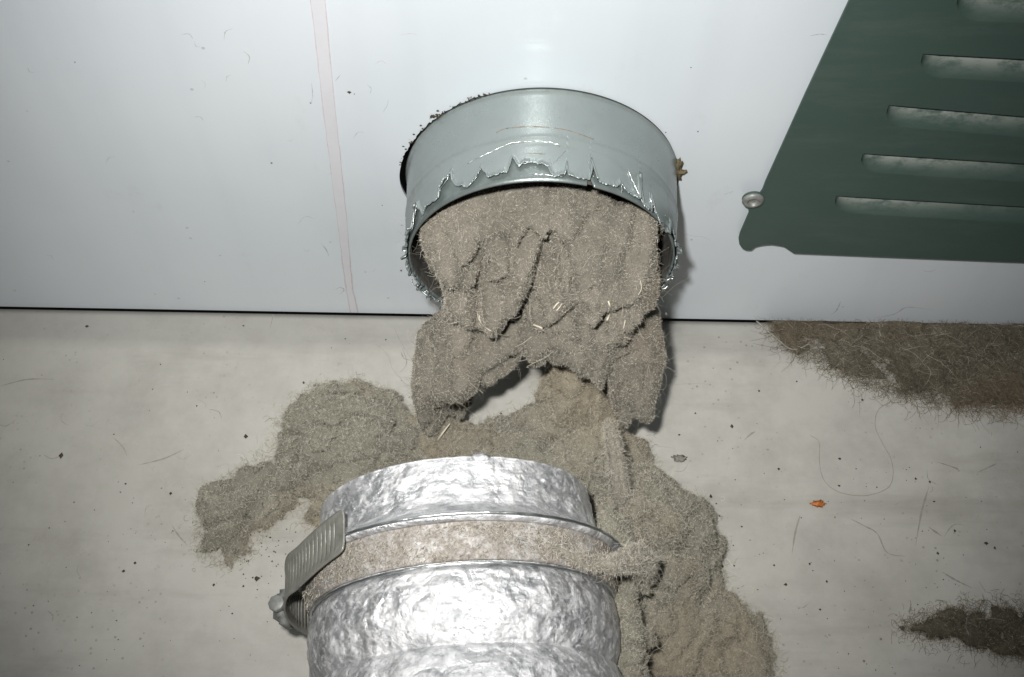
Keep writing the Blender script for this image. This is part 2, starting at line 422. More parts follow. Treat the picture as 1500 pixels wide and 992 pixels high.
# ------------------------------------------------------------------ pipe
pipe = empty('exhaust_pipe', (0, 0, PIPE_Z))
tag(pipe, 'round galvanised steel exhaust pipe stub with a torn rim, sticking out of the white panel', 'pipe')
def pipe_r(y):     # outer radius along the pipe (y negative outwards)
    t = min(max(-y / PIPE_L, 0), 1.4); r = PIPE_R - .0016 * t
    for yy, hgt, w in ((-.0205, .00028, .0009), (-.0225, .00014, .0006), (-.0012, .0006, .0008)): r += hgt * math.exp(-((y - yy) / w) ** 2)
    return r
def rim_len(th):   # bare pipe reaches this far out; nicked on the upper right, ragged low at the sides
    return PIPE_L
NT = 720
def tube_grid(name, y_start, y_end_fn, ny, rad_fn, mat, parent, thick=.0004, attr=None):
    V = []; F = []; g = []
    for i in range(NT):
        th = 2 * math.pi * i / NT; ye = y_end_fn(th)
        for j in range(ny):
            y = y_start + (ye - y_start) * j / (ny - 1); r = rad_fn(y, th, j / (ny - 1))
            V.append((r * math.cos(th), y, PIPE_Z + r * math.sin(th))); g.append(attr(y, th) if attr else 0)
    for i in range(NT):
        for j in range(ny - 1):
            a = i * ny + j; b = ((i + 1) % NT) * ny + j; F.append((a, b, b + 1, a + 1))
    o = mesh_obj(name, V, F, mat)
    at = o.data.attributes.new('grime', 'FLOAT', 'POINT'); at.data.foreach_set('value', g)
    adopt(o, parent)
    s = o.modifiers.new('thickness', 'SOLIDIFY'); s.thickness = thick; s.offset = -1
    return o
def angd(th, deg): return abs((th - math.radians(deg) + math.pi) % (2 * math.pi) - math.pi)
def pipe_grime(y, th):
    g = .9 * math.exp(-((y + .0005) / .0012) ** 2) + .35 * math.exp(-((y + .0205) / .0004) ** 2)
    return min(1, g)

# torn sleeve: a thin metal sleeve round the stub whose outer edge is torn; the tear line is read as (angle, reach)
def cyl_hit(px, py):
    d = ray(px, py); o = CAM - np.array([0, 0, PIPE_Z])
    R = PIPE_R - .0008
    a = d[0] ** 2 + d[2] ** 2; b = 2 * (o[0] * d[0] + o[2] * d[2]); c = o[0] ** 2 + o[2] ** 2 - R * R
    disc = b * b - 4 * a * c
    if disc < 0: return None
    t = (-b - math.sqrt(disc)) / (2 * a); p = o + t * d
    return math.atan2(p[2], p[0]), p[1]
Z1 = lambda x, y: (560 + x / 3.191, 110 + y / 3.191)
tear_px = [Z1(130, 730), Z1(148, 640), Z1(170, 600), Z1(185, 655), Z1(215, 610), Z1(262, 575), Z1(266, 535), Z1(330, 448), Z1(318, 500), Z1(345, 524), Z1(405, 524), Z1(428, 492), Z1(448, 470), Z1(462, 432),
           Z1(470, 446), Z1(500, 488), Z1(545, 465), Z1(584, 455), Z1(592, 425), Z1(606, 385), Z1(622, 405), Z1(640, 428), Z1(665, 414), Z1(700, 408), Z1(740, 415), Z1(778, 430), Z1(790, 465), Z1(800, 474), Z1(852, 474), Z1(862, 415), Z1(870, 478),
           Z1(930, 488), Z1(972, 494), Z1(950, 395), Z1(1002, 494), Z1(1040, 510), Z1(1105, 524), Z1(1112, 505), Z1(1130, 530), Z1(1200, 585), Z1(1140, 440), Z1(1222, 620), Z1(1262, 640), Z1(1242, 545), Z1(1280, 650), Z1(1300, 690), Z1(1345, 745)]
tear = [cyl_hit(*p) for p in tear_px]; tear = [t for t in tear if t]
# keep the angle strictly decreasing (left to right), a slit becomes a narrow notch
tt = []; last = 9
for th, y in tear:
    if th > last - .002: th = last - .004
    tt.append((th, y)); last = th
tear_th = np.array([t[0] for t in tt][::-1]); tear_y = np.array([t[1] for t in tt][::-1])
lo_seed = np.random.default_rng(3).uniform(-1, 1, 200)
def tear_len(th):
    t = th if th < math.pi * 1.5 else th - 2 * math.pi
    jag = .00045 * lo_seed[int((th * 31.7) % 200)] + .0003 * lo_seed[int((th * 83.1) % 200)]
    if tear_th[0] <= t <= tear_th[-1]:
        return float(np.interp(t, tear_th, tear_y)) + jag * .8 + .0004 * abs(lo_seed[int((th * 190) % 200)])
    # round the sides and underneath: ragged, reaching a little past the rim
    return -PIPE_L + .0010 + 2.0 * jag
def sleeve_r(y, th, t):
    r = pipe_r(y) + .00035
    lift = max(0, t - .93) / .07
    s = lo_seed[int((th * 17.3) % 200)]
    r += lift * lift * (.0007 + .0009 * s * (1 if s > 0 else .5))
    r += .00022 * math.sin(th * 9 + y * 300) * math.exp(-((y + .03) / .012) ** 2)
    if y < -PIPE_L * .96:
        side = min(angd(th, -8), angd(th, 188))
        r += .0010 * s * math.exp(-(side / .5) ** 2)
    # soft creases running back from the tears
    r += .0002 * math.exp(-((y + .026 + .003 * math.sin(th * 3)) / .0005) ** 2) * (1 if .9 < th < 2.3 else 0)
    return r
NT = 1440
sl = tube_grid('torn_sleeve', -.0004, tear_len, 46, sleeve_r, M['galv'], pipe, .0004, pipe_grime)
_a, _b, _c = cyl_hit(*Z1(966, 488))[0], cyl_hit(*Z1(962, 440)), cyl_hit(*Z1(1000, 500))[0]
def tube_len(th):
    t = th if th < math.pi * 1.5 else th - 2 * math.pi
    cut = float(np.interp(t, [_c, (_a + _b[0]) / 2, _a], [0, 1, 0])) * (-_b[1] * -1 + PIPE_L) if _c < t < _a else 0
    side = math.exp(-(min(angd(th, 208), angd(th, -28)) / .5) ** 2)
    return -(PIPE_L - cut - side * .0012 * abs(lo_seed[int((th * 29.3) % 200)]))
tube_grid('tube', .10, tube_len, 70, lambda y, th, t: pipe_r(y) - .0007, M['bare'], pipe, .0007, pipe_grime)
tube_grid('inner_wall', .10, lambda th: -PIPE_L + .0012, 30, lambda y, th, t: pipe_r(y) - .0016, M['inside'], pipe, .0002)['label'] = 'dark inside of the pipe'
def smooth_path(P, k=6):
    P = [np.array(p) for p in P]; out = []
    for i in range(len(P) - 1):
        p0, p1, p2, p3 = P[max(i - 1, 0)], P[i], P[i + 1], P[min(i + 2, len(P) - 1)]
        for j in range(k):
            t = j / k; out.append(.5 * ((2 * p1) + (-p0 + p2) * t + (2 * p0 - 5 * p1 + 4 * p2 - p3) * t * t + (-p0 + 3 * p1 - 3 * p2 + p3) * t ** 3))
    out.append(P[-1]); return out
# bright curled slivers of metal along the tears
def tube_path(name, pts, rad, mat, parent=None, n=6, flat=1.0, caps=True):
    P = [Vector(tuple(p)) for p in pts]; V = []; F = []
    prev = None
    for i, p in enumerate(P):
        t = (P[min(i + 1, len(P) - 1)] - P[max(i - 1, 0)]).normalized()
        if prev is None: a = t.orthogonal().normalized()
        else: a = (prev - t * prev.dot(t)).normalized()
        prev = a; b = t.cross(a)
        r = rad[i] if hasattr(rad, '__len__') else rad
        for k in range(n):
            an = 2 * math.pi * k / n; V.append(p + a * math.cos(an) * r + b * math.sin(an) * r * flat)
    for i in range(len(P) - 1):
        for k in range(n): F.append((i * n + k, i * n + (k + 1) % n, (i + 1) * n + (k + 1) % n, (i + 1) * n + k))
    F.append(tuple(range(n))[::-1]); F.append(tuple((len(P) - 1) * n + k for k in range(n)))
    o = mesh_obj(name, V, F, mat)
    if parent: adopt(o, parent)
    return o
def cyl_pt(px, py, lift=.0):
    h = cyl_hit(px, py)
    if h is None: return None
    th, y = h; r = pipe_r(y) + .0006 + lift
    return np.array([r * math.cos(th), y, PIPE_Z + r * math.sin(th)])
slivers = [([(400, 418), (470, 380), (540, 350), (600, 328), (660, 318), (730, 316), (790, 322), (825, 332)], .00016), ([(636, 426), (655, 416), (690, 409), (720, 411), (760, 422), (780, 426)], .00045),
           ([(330, 448), (305, 492), (268, 540), (262, 575)], .00025), ([(168, 598), (158, 640), (146, 690), (132, 738)], .0004), ([(586, 455), (598, 420), (606, 386)], .00022),
           ([(462, 436), (448, 468), (425, 500)], .00018), ([(1142, 442), (1165, 490), (1195, 550), (1216, 590), (1224, 616)], .00042), ([(1243, 545), (1255, 590), (1270, 615), (1272, 640)], .00042),
           ([(952, 396), (975, 440), (992, 480)], .00020), ([(1112, 508), (1120, 530), (1118, 548)], .0003), ([(780, 395), (792, 420), (790, 465)], .00022), ([(855, 358), (820, 395), (795, 418)], .00012),
           ([(700, 466), (745, 464), (790, 470), (850, 474)], .00018), ([(1285, 672), (1310, 690), (1330, 700), (1350, 740)], .0004), ([(1320, 655), (1340, 690), (1352, 700)], .0003)]
for pts, r in slivers:
    P = [cyl_pt(*Z1(*p), lift=.0002) for p in pts]; P = [p for p in P if p is not None]
    if len(P) < 2: continue
    Q = []
    for a, b in zip(P[:-1], P[1:]):
        for k in range(5): Q.append(a + (b - a) * k / 5 + rng.normal(0, .00013, 3))
    Q.append(P[-1])
    rr = [r * .62 * (.4 + .8 * rng.random()) for _ in Q]; rr[0] = rr[-1] = r * .3
    tube_path('torn_sliver', Q, rr, M['bright'], pipe, 6, .45)
for pts, r in (([(535, 274), (570, 258), (620, 250), (700, 246), (780, 250)], .00012), ([(800, 252), (860, 262), (920, 280), (985, 304)], .00014), ([(640, 372), (700, 368), (760, 370)], .00010), ([(590, 330), (640, 318), (700, 314), (780, 320), (830, 336)], .00012)):
    P = [cyl_pt(*Z1(*p), lift=-.0001) for p in pts]; tube_path('scratch', smooth_path(P, 6), [r * (.3 + .9 * rng.random()) for _ in range((len(P) - 1) * 6 + 1)], M['rust'], pipe, 5, .4)
# crumpled loops at the sides of the rim
def rim_pt(deg, y, r): a = math.radians(deg); return np.array([r * math.cos(a), y, PIPE_Z + r * math.sin(a)])
for side, degs in ((0, (-5, -42)), (1, (186, 228))):
    for k in range(7):
        a0 = degs[0] + (degs[1] - degs[0]) * rng.random(); L = 6 + 12 * rng.random()
        Q = []
        for j in range(14):
            a = a0 + (L * j / 13) * (-1 if side == 0 else 1) 
            Q.append(rim_pt(a, -PIPE_L - .0005 + .0016 * math.sin(j * .9 + k) * rng.random(), PIPE_R - .0016 + .0012 * math.sin(j * .7 + 2 * k) * (1 if k % 2 else -1)))
        tube_path('torn_sliver', Q, [.00028 * (.4 + rng.random()) for _ in Q], M['bright'] if k % 4 == 1 else M['galv'], pipe, 5, .5)

# yellowed foam scrap squeezed out between pipe and panel at the right
def blob(name, c, rad, mat, parent=None, seed=0, amp=.35, sub=3, freq=300):
    from mathutils import noise as mn
    bm = bmesh.new(); bmesh.ops.create_icosphere(bm, subdivisions=sub, radius=1)
    for v in bm.verts:
        k = 1 + amp * mn.fractal(v.co * freq / 150 + Vector((seed * 7.1, seed, 3)), .8, 2, 4)
        v.co = Vector((v.co.x * rad[0] * k + c[0], v.co.y * rad[1] * k + c[1], v.co.z * rad[2] * k + c[2]))
    me = bpy.data.meshes.new(name); bm.to_mesh(me); bm.free()
    me.materials.append(mat); me.polygons.foreach_set('use_smooth', [True] * len(me.polygons))
    o = bpy.data.objects.new(name, me); COL.objects.link(o)
    if parent: adopt(o, parent)
    return o
fp = wl(992, 250)
foam = blob('foam_scrap', (fp[0] - .0006, -.001, fp[2]), (.0022, .0016, .0068), M['foam'], None, 4, .6, 4)
tag(foam, 'yellow-brown scrap of foam squeezed out beside the pipe on the white panel', 'foam scrap')
p1 = wl(1006, 246); tube_path('foam_tip', [(fp[0], -.0012, fp[2] + .001), (fp[0] + .002, -.0016, fp[2] + .0012), (p1[0], -.0014, p1[2])], [.0013, .0009, .0005], M['foam'], foam, 7)
foam.data  # crumbs on the upper left edge of the cut-out
V = []; F = []
def add_crumb(V, F, c, r, flat=.6, nrm='z'):
    base = len(V)
    for dx, dy, dz in ((1, 0, 0), (-1, 0, 0), (0, 1, 0), (0, -1, 0), (0, 0, 1), (0, 0, -1)):
        k = .6 + .8 * random.random()
        s = [dx * r * k, dy * r * k, dz * r * k]
        if nrm == 'z': s[2] *= flat
        else: s[1] *= flat
        V.append((c[0] + s[0] + random.uniform(-.2, .2) * r, c[1] + s[1], c[2] + s[2]))
    for f in ((0, 2, 4), (2, 1, 4), (1, 3, 4), (3, 0, 4), (2, 0, 5), (1, 2, 5), (3, 1, 5), (0, 3, 5)): F.append(tuple(base + i for i in f))
for i in range(46):
    a = math.radians(random.uniform(112, 172)); r = PIPE_R + hole_wob(a) + abs(random.gauss(0, .0009))
    add_crumb(V, F, (r * math.cos(a), -.0003, PIPE_Z + r * math.sin(a)), random.uniform(.00015, .0006), .5, 'y')
c0 = wl(638, 169)
for i in range(8): add_crumb(V, F, (c0[0] + random.uniform(-.0025, .0025), -.0004, c0[2] + random.uniform(-.0008, .0008)), random.uniform(.0004, .0009), .5, 'y')
for x, y, r in ((511, 134, .0008), (519, 137, .0003), (398, 238, .0004), (640, 167, .0008), (1012, 98, .0003), (975, 193, .0003), (1022, 192, .0004), (588, 396, .0006), (300, 412, .0003), (455, 150, .0003), (560, 300, .00025), (110, 90, .0003)):
    p = wl(x, y); add_crumb(V, F, (p[0], -.0003, p[2]), r, .5, 'y')
o = mesh_obj('dirt_crumbs', V, F, M['grit'], panel, smooth=False); tag(o, kind='stuff')

# ------------------------------------------------------------------ aluminium duct on the floor
DC = np.array([-.0283, -.1146, .0531]); DYAW = .0848
ax = np.array([math.sin(DYAW), -math.cos(DYAW), 0.0]); du_ = np.array([math.cos(DYAW), math.sin(DYAW), 0.0]); dv_ = np.array([0, 0, 1.0])
duct = empty('aluminium_duct', (DC[0], DC[1], 0))
tag(duct, 'crumpled shiny aluminium duct with a dusty middle band, lying on the floor', 'duct')
from mathutils import noise as mn
def duct_profile(s):
    K = [(0, .0486), (.0006, .0493), (.003, .0494), (.008, .0496), (.013, .0500), (.017, .0512), (.0202, .0540), (.0222, .0569), (.0232, .0574), (.0240, .0568), (.0247, .0556), (.026, .0553), (.030, .0549), (.0345, .0538), (.0362, .0530),
         (.0368, .0508), (.0376, .0512), (.0390, .0522), (.044, .0532), (.050, .0532), (.056, .0522), (.0600, .0508), (.0612, .0500), (.0624, .0512), (.068, .0535), (.075, .054), (.083, .0530), (.087, .0505), (.0885, .0500), (.090, .051), (.10, .053), (.12, .053)]
    return float(np.interp(s, [k[0] for k in K], [k[1] for k in K]))
def duct_pt(s, th, dr=0.0):
    r = duct_profile(s) + dr
    # the collar is pinched: flattened at its right end, a little egg shaped
    if s < .024:
        w = 1 - s / .024
        r -= w * .0018 * math.exp(-((th - .15) / .45) ** 2); 
    return DC + ax * s + r * (math.cos(th) * du_ + math.sin(th) * dv_)
def duct_part(name, s0, s1, ns, mat, amp, seed, thick=.0003, nth=520):
    V = []; F = []
    for i in range(nth):
        th = 2 * math.pi * i / nth - math.pi / 2
        for j in range(ns):
            s = s0 + (s1 - s0) * j / (ns - 1)
            q = Vector((math.cos(th) * 3.2, math.sin(th) * 3.2, s * 62)) 
            q2 = Vector((math.cos(th) * 9, math.sin(th) * 9, s * 200))
            n1 = abs(mn.noise(q * 1.6 + Vector((seed, 0, 0)))); n2 = mn.fractal(q2 * 1.5 + Vector((0, seed, 0)), .6, 2.1, 5)
            fade = 1.0
            if s < .004: fade = .35
            if .0195 < s < .026 or .0355 < s < .039: fade = .3
            vd = mn.voronoi(Vector((math.cos(th) * 5, math.sin(th) * 5, s * 120 + seed)) + q2 * .0)[0]; vf = min(vd[1] - vd[0], .5)
            V.append(duct_pt(s, th, fade * amp * (-1.4 * n1 + .5 * n2 + 1.1 * vf)))
    for i in range(nth):
        for j in range(ns - 1):
            a = i * ns + j; b = ((i + 1) % nth) * ns + j; F.append((a, a + 1, b + 1, b))
    o = mesh_obj(name, V, F, mat); adopt(o, duct)
    so = o.modifiers.new('thickness', 'SOLIDIFY'); so.thickness = thick; so.offset = 1
    return o
o = duct_part('collar', 0, .0247, 90, M['foil'], .0006, 1.0); o['label'] = 'bright scratched foil collar'
o = duct_part('dusty_band', .0247, .0364, 40, M['dustfoil'], .0003, 5.0); o['label'] = 'band coated with beige lint dust'
o = duct_part('ribbed_section', .0364, .12, 200, M['foil'], .0006, 9.0, nth=640); o['label'] = 'crumpled foil section'
# rolled bead at the rim and along the lip
def ring_path(s, dr, a0, a1, n): return [duct_pt(s, math.radians(a0 + (a1 - a0) * i / (n - 1)), dr + .00012 * math.sin(i * 1.3)) for i in range(n)]
tube_path('rim_bead', ring_path(.0003, .0001, -88, 268, 240), .00045, M['foil'], duct, 8)
tube_path('lip_bead', ring_path(.0228, .0005, -88, 268, 240), .00055, M['bright'], duct, 8)
tube_path('lower_bead', ring_path(.0371, .0012, -88, 268, 240), .00050, M['bright'], duct, 8)
kn = duct_pt(.0005, math.radians(80)); o = blob('rivet', kn + np.array([0, 0, .0004]), (.0030, .0014, .0007), M['foil'], duct, 2, .4, 3)

# ------------------------------------------------------------------ hose clamp hanging loose on the duct
clamp = empty('hose_clamp', tuple(DC + np.array([-.062, -.03, -.03])))
tag(clamp, 'slotted metal worm-gear hose clamp hanging loose round the left side of the duct', 'hose clamp')
# path in the duct's cross section: (lateral, vertical, axial centre)
CP = [(-.0400, .0465, .0180), (-.0430, .0435, .0188), (-.0475, .0390, .0205), (-.0525, .0335, .0232), (-.0575, .0265, .0255), (-.0618, .0195, .0268), (-.0640, .011, .0278), (-.0645, .0015, .0285), (-.0632, -.008, .0292), (-.0600, -.0165, .0298),
      (-.0555, -.0235, .0300), (-.0500, -.0300, .030), (-.0435, -.0360, .030), (-.036, -.0415, .030), (-.027, -.0460, .030), (-.015, -.0495, .030), (0, -.0510, .030), (.02, -.0485, .030), (.0385, -.040, .030), (.052, -.025, .030)]
CPn = np.array(CP); CPn[:12, 0] += .0042; CPn[12:14, 0] += .002; CPn[:5, 2] += np.array([.0035, .0034, .0030, .002, .001])
# resample evenly
seg = np.r_[0, np.cumsum(np.linalg.norm(np.diff(CPn[:, :2], axis=0), axis=1))]
def catmull(u):
    i = int(np.clip(np.searchsorted(seg, u) - 1, 0, len(seg) - 2)); t = (u - seg[i]) / (seg[i + 1] - seg[i])
    p0, p1, p2, p3 = CPn[max(i - 1, 0)], CPn[i], CPn[i + 1], CPn[min(i + 2, len(CPn) - 1)]
    return .5 * ((2 * p1) + (-p0 + p2) * t + (2 * p0 - 5 * p1 + 4 * p2 - p3) * t * t + (-p0 + 3 * p1 - 3 * p2 + p3) * t ** 3)
def clamp_frame(u):
    p = catmull(u); q = catmull(min(u + .0004, seg[-1])) - catmull(max(u - .0004, 0)); t = np.array([q[0], q[1]]); t /= np.linalg.norm(t)
    P = DC + ax * p[2] + du_ * p[0] + dv_ * p[1]; n = -(du_ * (-t[1]) + dv_ * t[0])
    if n @ (du_ * p[0] + dv_ * p[1]) < 0: n = -n
    return P, du_ * t[0] + dv_ * t[1], n
BW = .0146
step = .00056; nseg = int(seg[-1] / step)
V = []; F = []; wpos = [-BW / 2, -BW / 2 + .0008, -.0043, .0043, BW / 2 - .0008, BW / 2]
def endw(u): return math.sqrt(max(.02, 1 - (1 - min(u / .004, 1)) ** 2)) * .2 + .8
for i in range(nseg + 1):
    P, t, n = clamp_frame(i * step)
    for w in wpos:
        q = P + ax * w * endw(i * step) + n * (.0003 if abs(w) > .0055 else 0)
        V.append(q)
for i in range(nseg):
    for j in range(5):
        if j == 2 and i > 6 and (i % 4 == 0 or (i > 84 and i % 4 == 1)): continue       # slot
        a = i * 6 + j; F.append((a, a + 1, a + 7, a + 6))
band = mesh_obj('band', V, F, M['clamp']); adopt(band, clamp)
so = band.modifiers.new('thickness', 'SOLIDIFY'); so.thickness = .0007; so.offset = 0
# screw housing and screw on the outside at lower left
P, t, n = clamp_frame(float(seg[8]))
def box_frame(name, c, e1, e2, e3, h1, h2, h3, mat, parent, bev=.0006):
    bm = bmesh.new(); bmesh.ops.create_cube(bm, size=2)
    for v in bm.verts:
        p = c + e1 * v.co.x * h1 + e2 * v.co.y * h2 + e3 * v.co.z * h3; v.co = Vector(p)
    bmesh.ops.recalc_face_normals(bm, faces=bm.faces)
    bmesh.ops.bevel(bm, geom=bm.edges[:], offset=bev, segments=3, affect='EDGES')
    me = bpy.data.meshes.new(name); bm.to_mesh(me); bm.free(); me.materials.append(mat)
    me.polygons.foreach_set('use_smooth', [True] * len(me.polygons))
    o = bpy.data.objects.new(name, me); COL.objects.link(o); adopt(o, parent); return o
hc = P + n * .0038 + ax * .000
box_frame('screw_housing', hc, t, ax, n, .0060, .0062, .0034, M['screw'], clamp, .0022)
def cyl_along(name, c, d, r, L, n, mat, parent, bev=True):
    d = d / np.linalg.norm(d); pts = [c + d * x for x in (0, L * .06, L * .94, L)]
    return tube_path(name, pts, [r * .88, r, r, r * .85], mat, parent, n)
cyl_along('worm_screw', hc + n * .0006 - t * .0070, t, .0026, .0150, 24, M['screw'], clamp)
cyl_along('screw_head', hc + n * .0004 - t * .0086, t, .0030, .0034, 8, M['screw'], clamp)

# ------------------------------------------------------------------ lint: implicit volumes meshed with surface nets, then covered with fibres
def vnoise(X, Y, Z, freq, seed):
    r = np.random.default_rng(seed); n = 32; lat = r.uniform(-1, 1, (n, n, n)).astype(np.float32)
    def prep(A):
        a = A * freq + 1000.0; i = np.floor(a).astype(np.int32); f = (a - i).astype(np.float32); f = f * f * (3 - 2 * f); return i % n, (i + 1) % n, f
    x0, x1, fx = prep(X); y0, y1, fy = prep(Y); z0, z1, fz = prep(Z)
    c = lambda a, b, d: lat[a, b, d]
    v00 = c(x0, y0, z0) * (1 - fx) + c(x1, y0, z0) * fx; v10 = c(x0, y1, z0) * (1 - fx) + c(x1, y1, z0) * fx
    v01 = c(x0, y0, z1) * (1 - fx) + c(x1, y0, z1) * fx; v11 = c(x0, y1, z1) * (1 - fx) + c(x1, y1, z1) * fx
    return (v00 * (1 - fy) + v10 * fy) * (1 - fz) + (v01 * (1 - fy) + v11 * fy) * fz
def fbm(X, Y, Z, freq, seed, octv=4, gain=.55):
    out = 0; a = 1
    for o in range(octv): out = out + a * vnoise(X, Y, Z, freq * 2.03 ** o, seed + o); a *= gain
    return out
def surface_nets(f, org, h):
    s = f < 0; nx, ny, nz = f.shape
    acc = np.zeros((nx - 1, ny - 1, nz - 1, 3), np.float32); cnt = np.zeros((nx - 1, ny - 1, nz - 1), np.int16)
    for axis in range(3):
        a = [slice(None)] * 3; b = [slice(None)] * 3; a[axis] = slice(0, -1); b[axis] = slice(1, None)
        fa, fb = f[tuple(a)], f[tuple(b)]; cr = (s[tuple(a)] != s[tuple(b)]); t = np.where(cr, fa / np.where(cr, fa - fb, 1), 0).astype(np.float32)
        o1, o2 = [k for k in range(3) if k != axis]
        for d1 in (0, 1):
            for d2 in (0, 1):
                sl = [None] * 3; sl[axis] = slice(None)
                sl[o1] = slice(d1, f.shape[o1] - 1 + d1); sl[o2] = slice(d2, f.shape[o2] - 1 + d2)
                c = cr[tuple(sl)]; tt = t[tuple(sl)]
                cnt += c; acc[..., axis] += np.where(c, tt, 0)
                if d1: acc[..., o1] += c
                if d2: acc[..., o2] += c
    act = cnt > 0; idx = -np.ones(act.shape, np.int64); idx[act] = np.arange(act.sum())
    base = np.stack(np.nonzero(act), 1); V = (base + acc[act] / cnt[act][:, None]) * h + np.array(org)
    Q = []
    for axis in range(3):
        o1, o2 = (axis + 1) % 3, (axis + 2) % 3
        a = [slice(None)] * 3; b = [slice(None)] * 3; a[axis] = slice(0, -1); b[axis] = slice(1, None)
        for k in (o1, o2): a[k] = b[k] = slice(1, -1)
        sa, sb = s[tuple(a)], s[tuple(b)]; cr = sa != sb; I = np.stack(np.nonzero(cr), 1)
        if len(I) == 0: continue
        I[:, o1] += 1; I[:, o2] += 1
        def cell(d1, d2):
            J = I.copy(); J[:, o1] -= d1; J[:, o2] -= d2; return idx[J[:, 0], J[:, 1], J[:, 2]]
        q = np.stack([cell(1, 1), cell(0, 1), cell(0, 0), cell(1, 0)], 1)
        inside = sa[cr]; q[~inside] = q[~inside][:, ::-1]; Q.append(q)
    return V, np.concatenate(Q)
def line_dist(P, X, Y):
    P = np.asarray(P, float); d = np.full(X.shape, 1e9); side = np.zeros(X.shape)
    for a, b in zip(P[:-1], P[1:]):
        e = b - a; t = np.clip(((X - a[0]) * e[0] + (Y - a[1]) * e[1]) / (e @ e), 0, 1)
        dx, dy = X - a[0] - t * e[0], Y - a[1] - t * e[1]; dd = dx * dx + dy * dy
        m = dd < d; d = np.where(m, dd, d); side = np.where(m, np.sign(e[0] * dy - e[1] * dx), side)
    return np.sqrt(d), side
def pillow(d, w): q = np.clip(d / w, 0, 1); return np.sqrt(np.maximum(0, 1 - (1 - q) ** 2))

def fibres(name, V, Q, mat, parent, dens, length, rad, out=.35, seed=1, keep=None, bias=None, long_frac=.02, npts=5, zcap=None):
    r = np.random.default_rng(seed)
    a, b, c, d = V[Q[:, 0]], V[Q[:, 1]], V[Q[:, 2]], V[Q[:, 3]]
    n = np.cross(c - a, d - b); A = np.linalg.norm(n, axis=1) / 2 + 1e-12; n = n / (2 * A[:, None])
    w = A.copy()
    if keep is not None: w *= keep((a + c) / 2, n)
    N = int(w.sum() * 1e6 * dens)
    idx = r.choice(len(Q), N, p=w / w.sum()); u, v = r.random((2, N, 1))
    P = (a[idx] * (1 - u) + b[idx] * u) * (1 - v) + (d[idx] * (1 - u) + c[idx] * u) * v
    nn = n[idx]; tan = r.normal(size=(N, 3))
    if bias is not None: tan = tan * .45 + np.array(bias) * r.choice([-1, 1], (N, 1))
    tan -= (tan * nn).sum(1, keepdims=True) * nn; tan /= np.linalg.norm(tan, axis=1, keepdims=True) + 1e-9
    L = length * (.4 + 1.1 * r.random((N, 1))); lg = r.random((N, 1)) < long_frac; L = np.where(lg, L * (2 + 2.2 * r.random((N, 1))), L)
    dirv = tan + nn * (out * np.abs(r.normal(size=(N, 1))) + .05); dirv /= np.linalg.norm(dirv, axis=1, keepdims=True)
    pts = np.empty((N, npts, 3), np.float32); p = P - nn * .0003; pts[:, 0] = p
    turn = r.normal(size=(N, 3)) * .55
    for k in range(1, npts):
        dirv = dirv + turn * 1.1 + r.normal(size=(N, 3)) * .4 - nn * .08; dirv /= np.linalg.norm(dirv, axis=1, keepdims=True)
        p = p + dirv * L / (npts - 1); pts[:, k] = p
    pts[..., 1] = np.where(pts[..., 2] < .02, np.minimum(pts[..., 1], np.where(pts[:, :1, 1] > -.004, pts[:, :1, 1], 9)), pts[..., 1])
    pts[..., 2] = np.maximum(pts[..., 2], .0001 + (pts[..., 1] > -.018) * -.0016)
    if zcap: pts[..., 2] = np.minimum(pts[..., 2], P[:, None, 2] + zcap * r.random((N, 1)))
    cv = bpy.data.hair_curves.new(name); cv.add_curves([npts] * N)
    cv.points.foreach_set('position', (pts - np.array(parent.location, np.float32)).astype(np.float32).ravel())
    taper = np.linspace(1, .45, npts)[None] * rad * (.6 + .8 * r.random((N, 1))); cv.points.foreach_set('radius', taper.astype(np.float32).ravel())
    cv.materials.append(mat)
    o = bpy.data.objects.new(name, cv); COL.objects.link(o); o.parent = parent; tag(o, kind='stuff')
    return N
def grid(x0, x1, y0, y1, z0, z1, h):
    X, Y, Z = np.meshgrid(np.arange(x0, x1, h), np.arange(y0, y1, h), np.arange(z0, z1, h), indexing='ij'); return X, Y, Z
def duct_dist(X, Y, Z):
    s = (X - DC[0]) * ax[0] + (Y - DC[1]) * ax[1]; a = (X - DC[0]) * du_[0] + (Y - DC[1]) * du_[1]; b = Z - DC[2]
    Rr = np.interp(s.ravel(), np.linspace(0, .12, 60), [duct_profile(t) for t in np.linspace(0, .12, 60)]).reshape(s.shape)
    return np.maximum(np.sqrt(a * a + b * b) - Rr, -s), s
TOT = 0
def clump(name, f, org, h, mat, fmat, dens, length, rad, label, cat='lint clump', loc=None, wisp=.18, **kw):
    global TOT
    V, Q = surface_nets(f, org, h)
    root = mesh_obj(name, np.zeros((0, 3)), [], None); me0 = root.data
    loc = V.mean(0) if loc is None else loc; loc = np.array([loc[0], loc[1], 0.0])
    COL.objects.unlink(root); bpy.data.objects.remove(root)
    root = mesh_obj(name, V - loc, Q.astype(np.int64), mat); root.location = loc
    tag(root, label, cat)
    n = fibres('fibres', V, Q, fmat, root, dens, length, rad, **kw); TOT += n
    fibres('wisps', V, Q, fmat, root, wisp, .0052, .000034, out=.55, seed=77, keep=kw.get('keep'), npts=8, bias=kw.get('bias'), zcap=kw.get('zcap'), long_frac=.05)
    print('LINT', name, len(V), 'verts', n, 'fibres')
    return root, V, Q

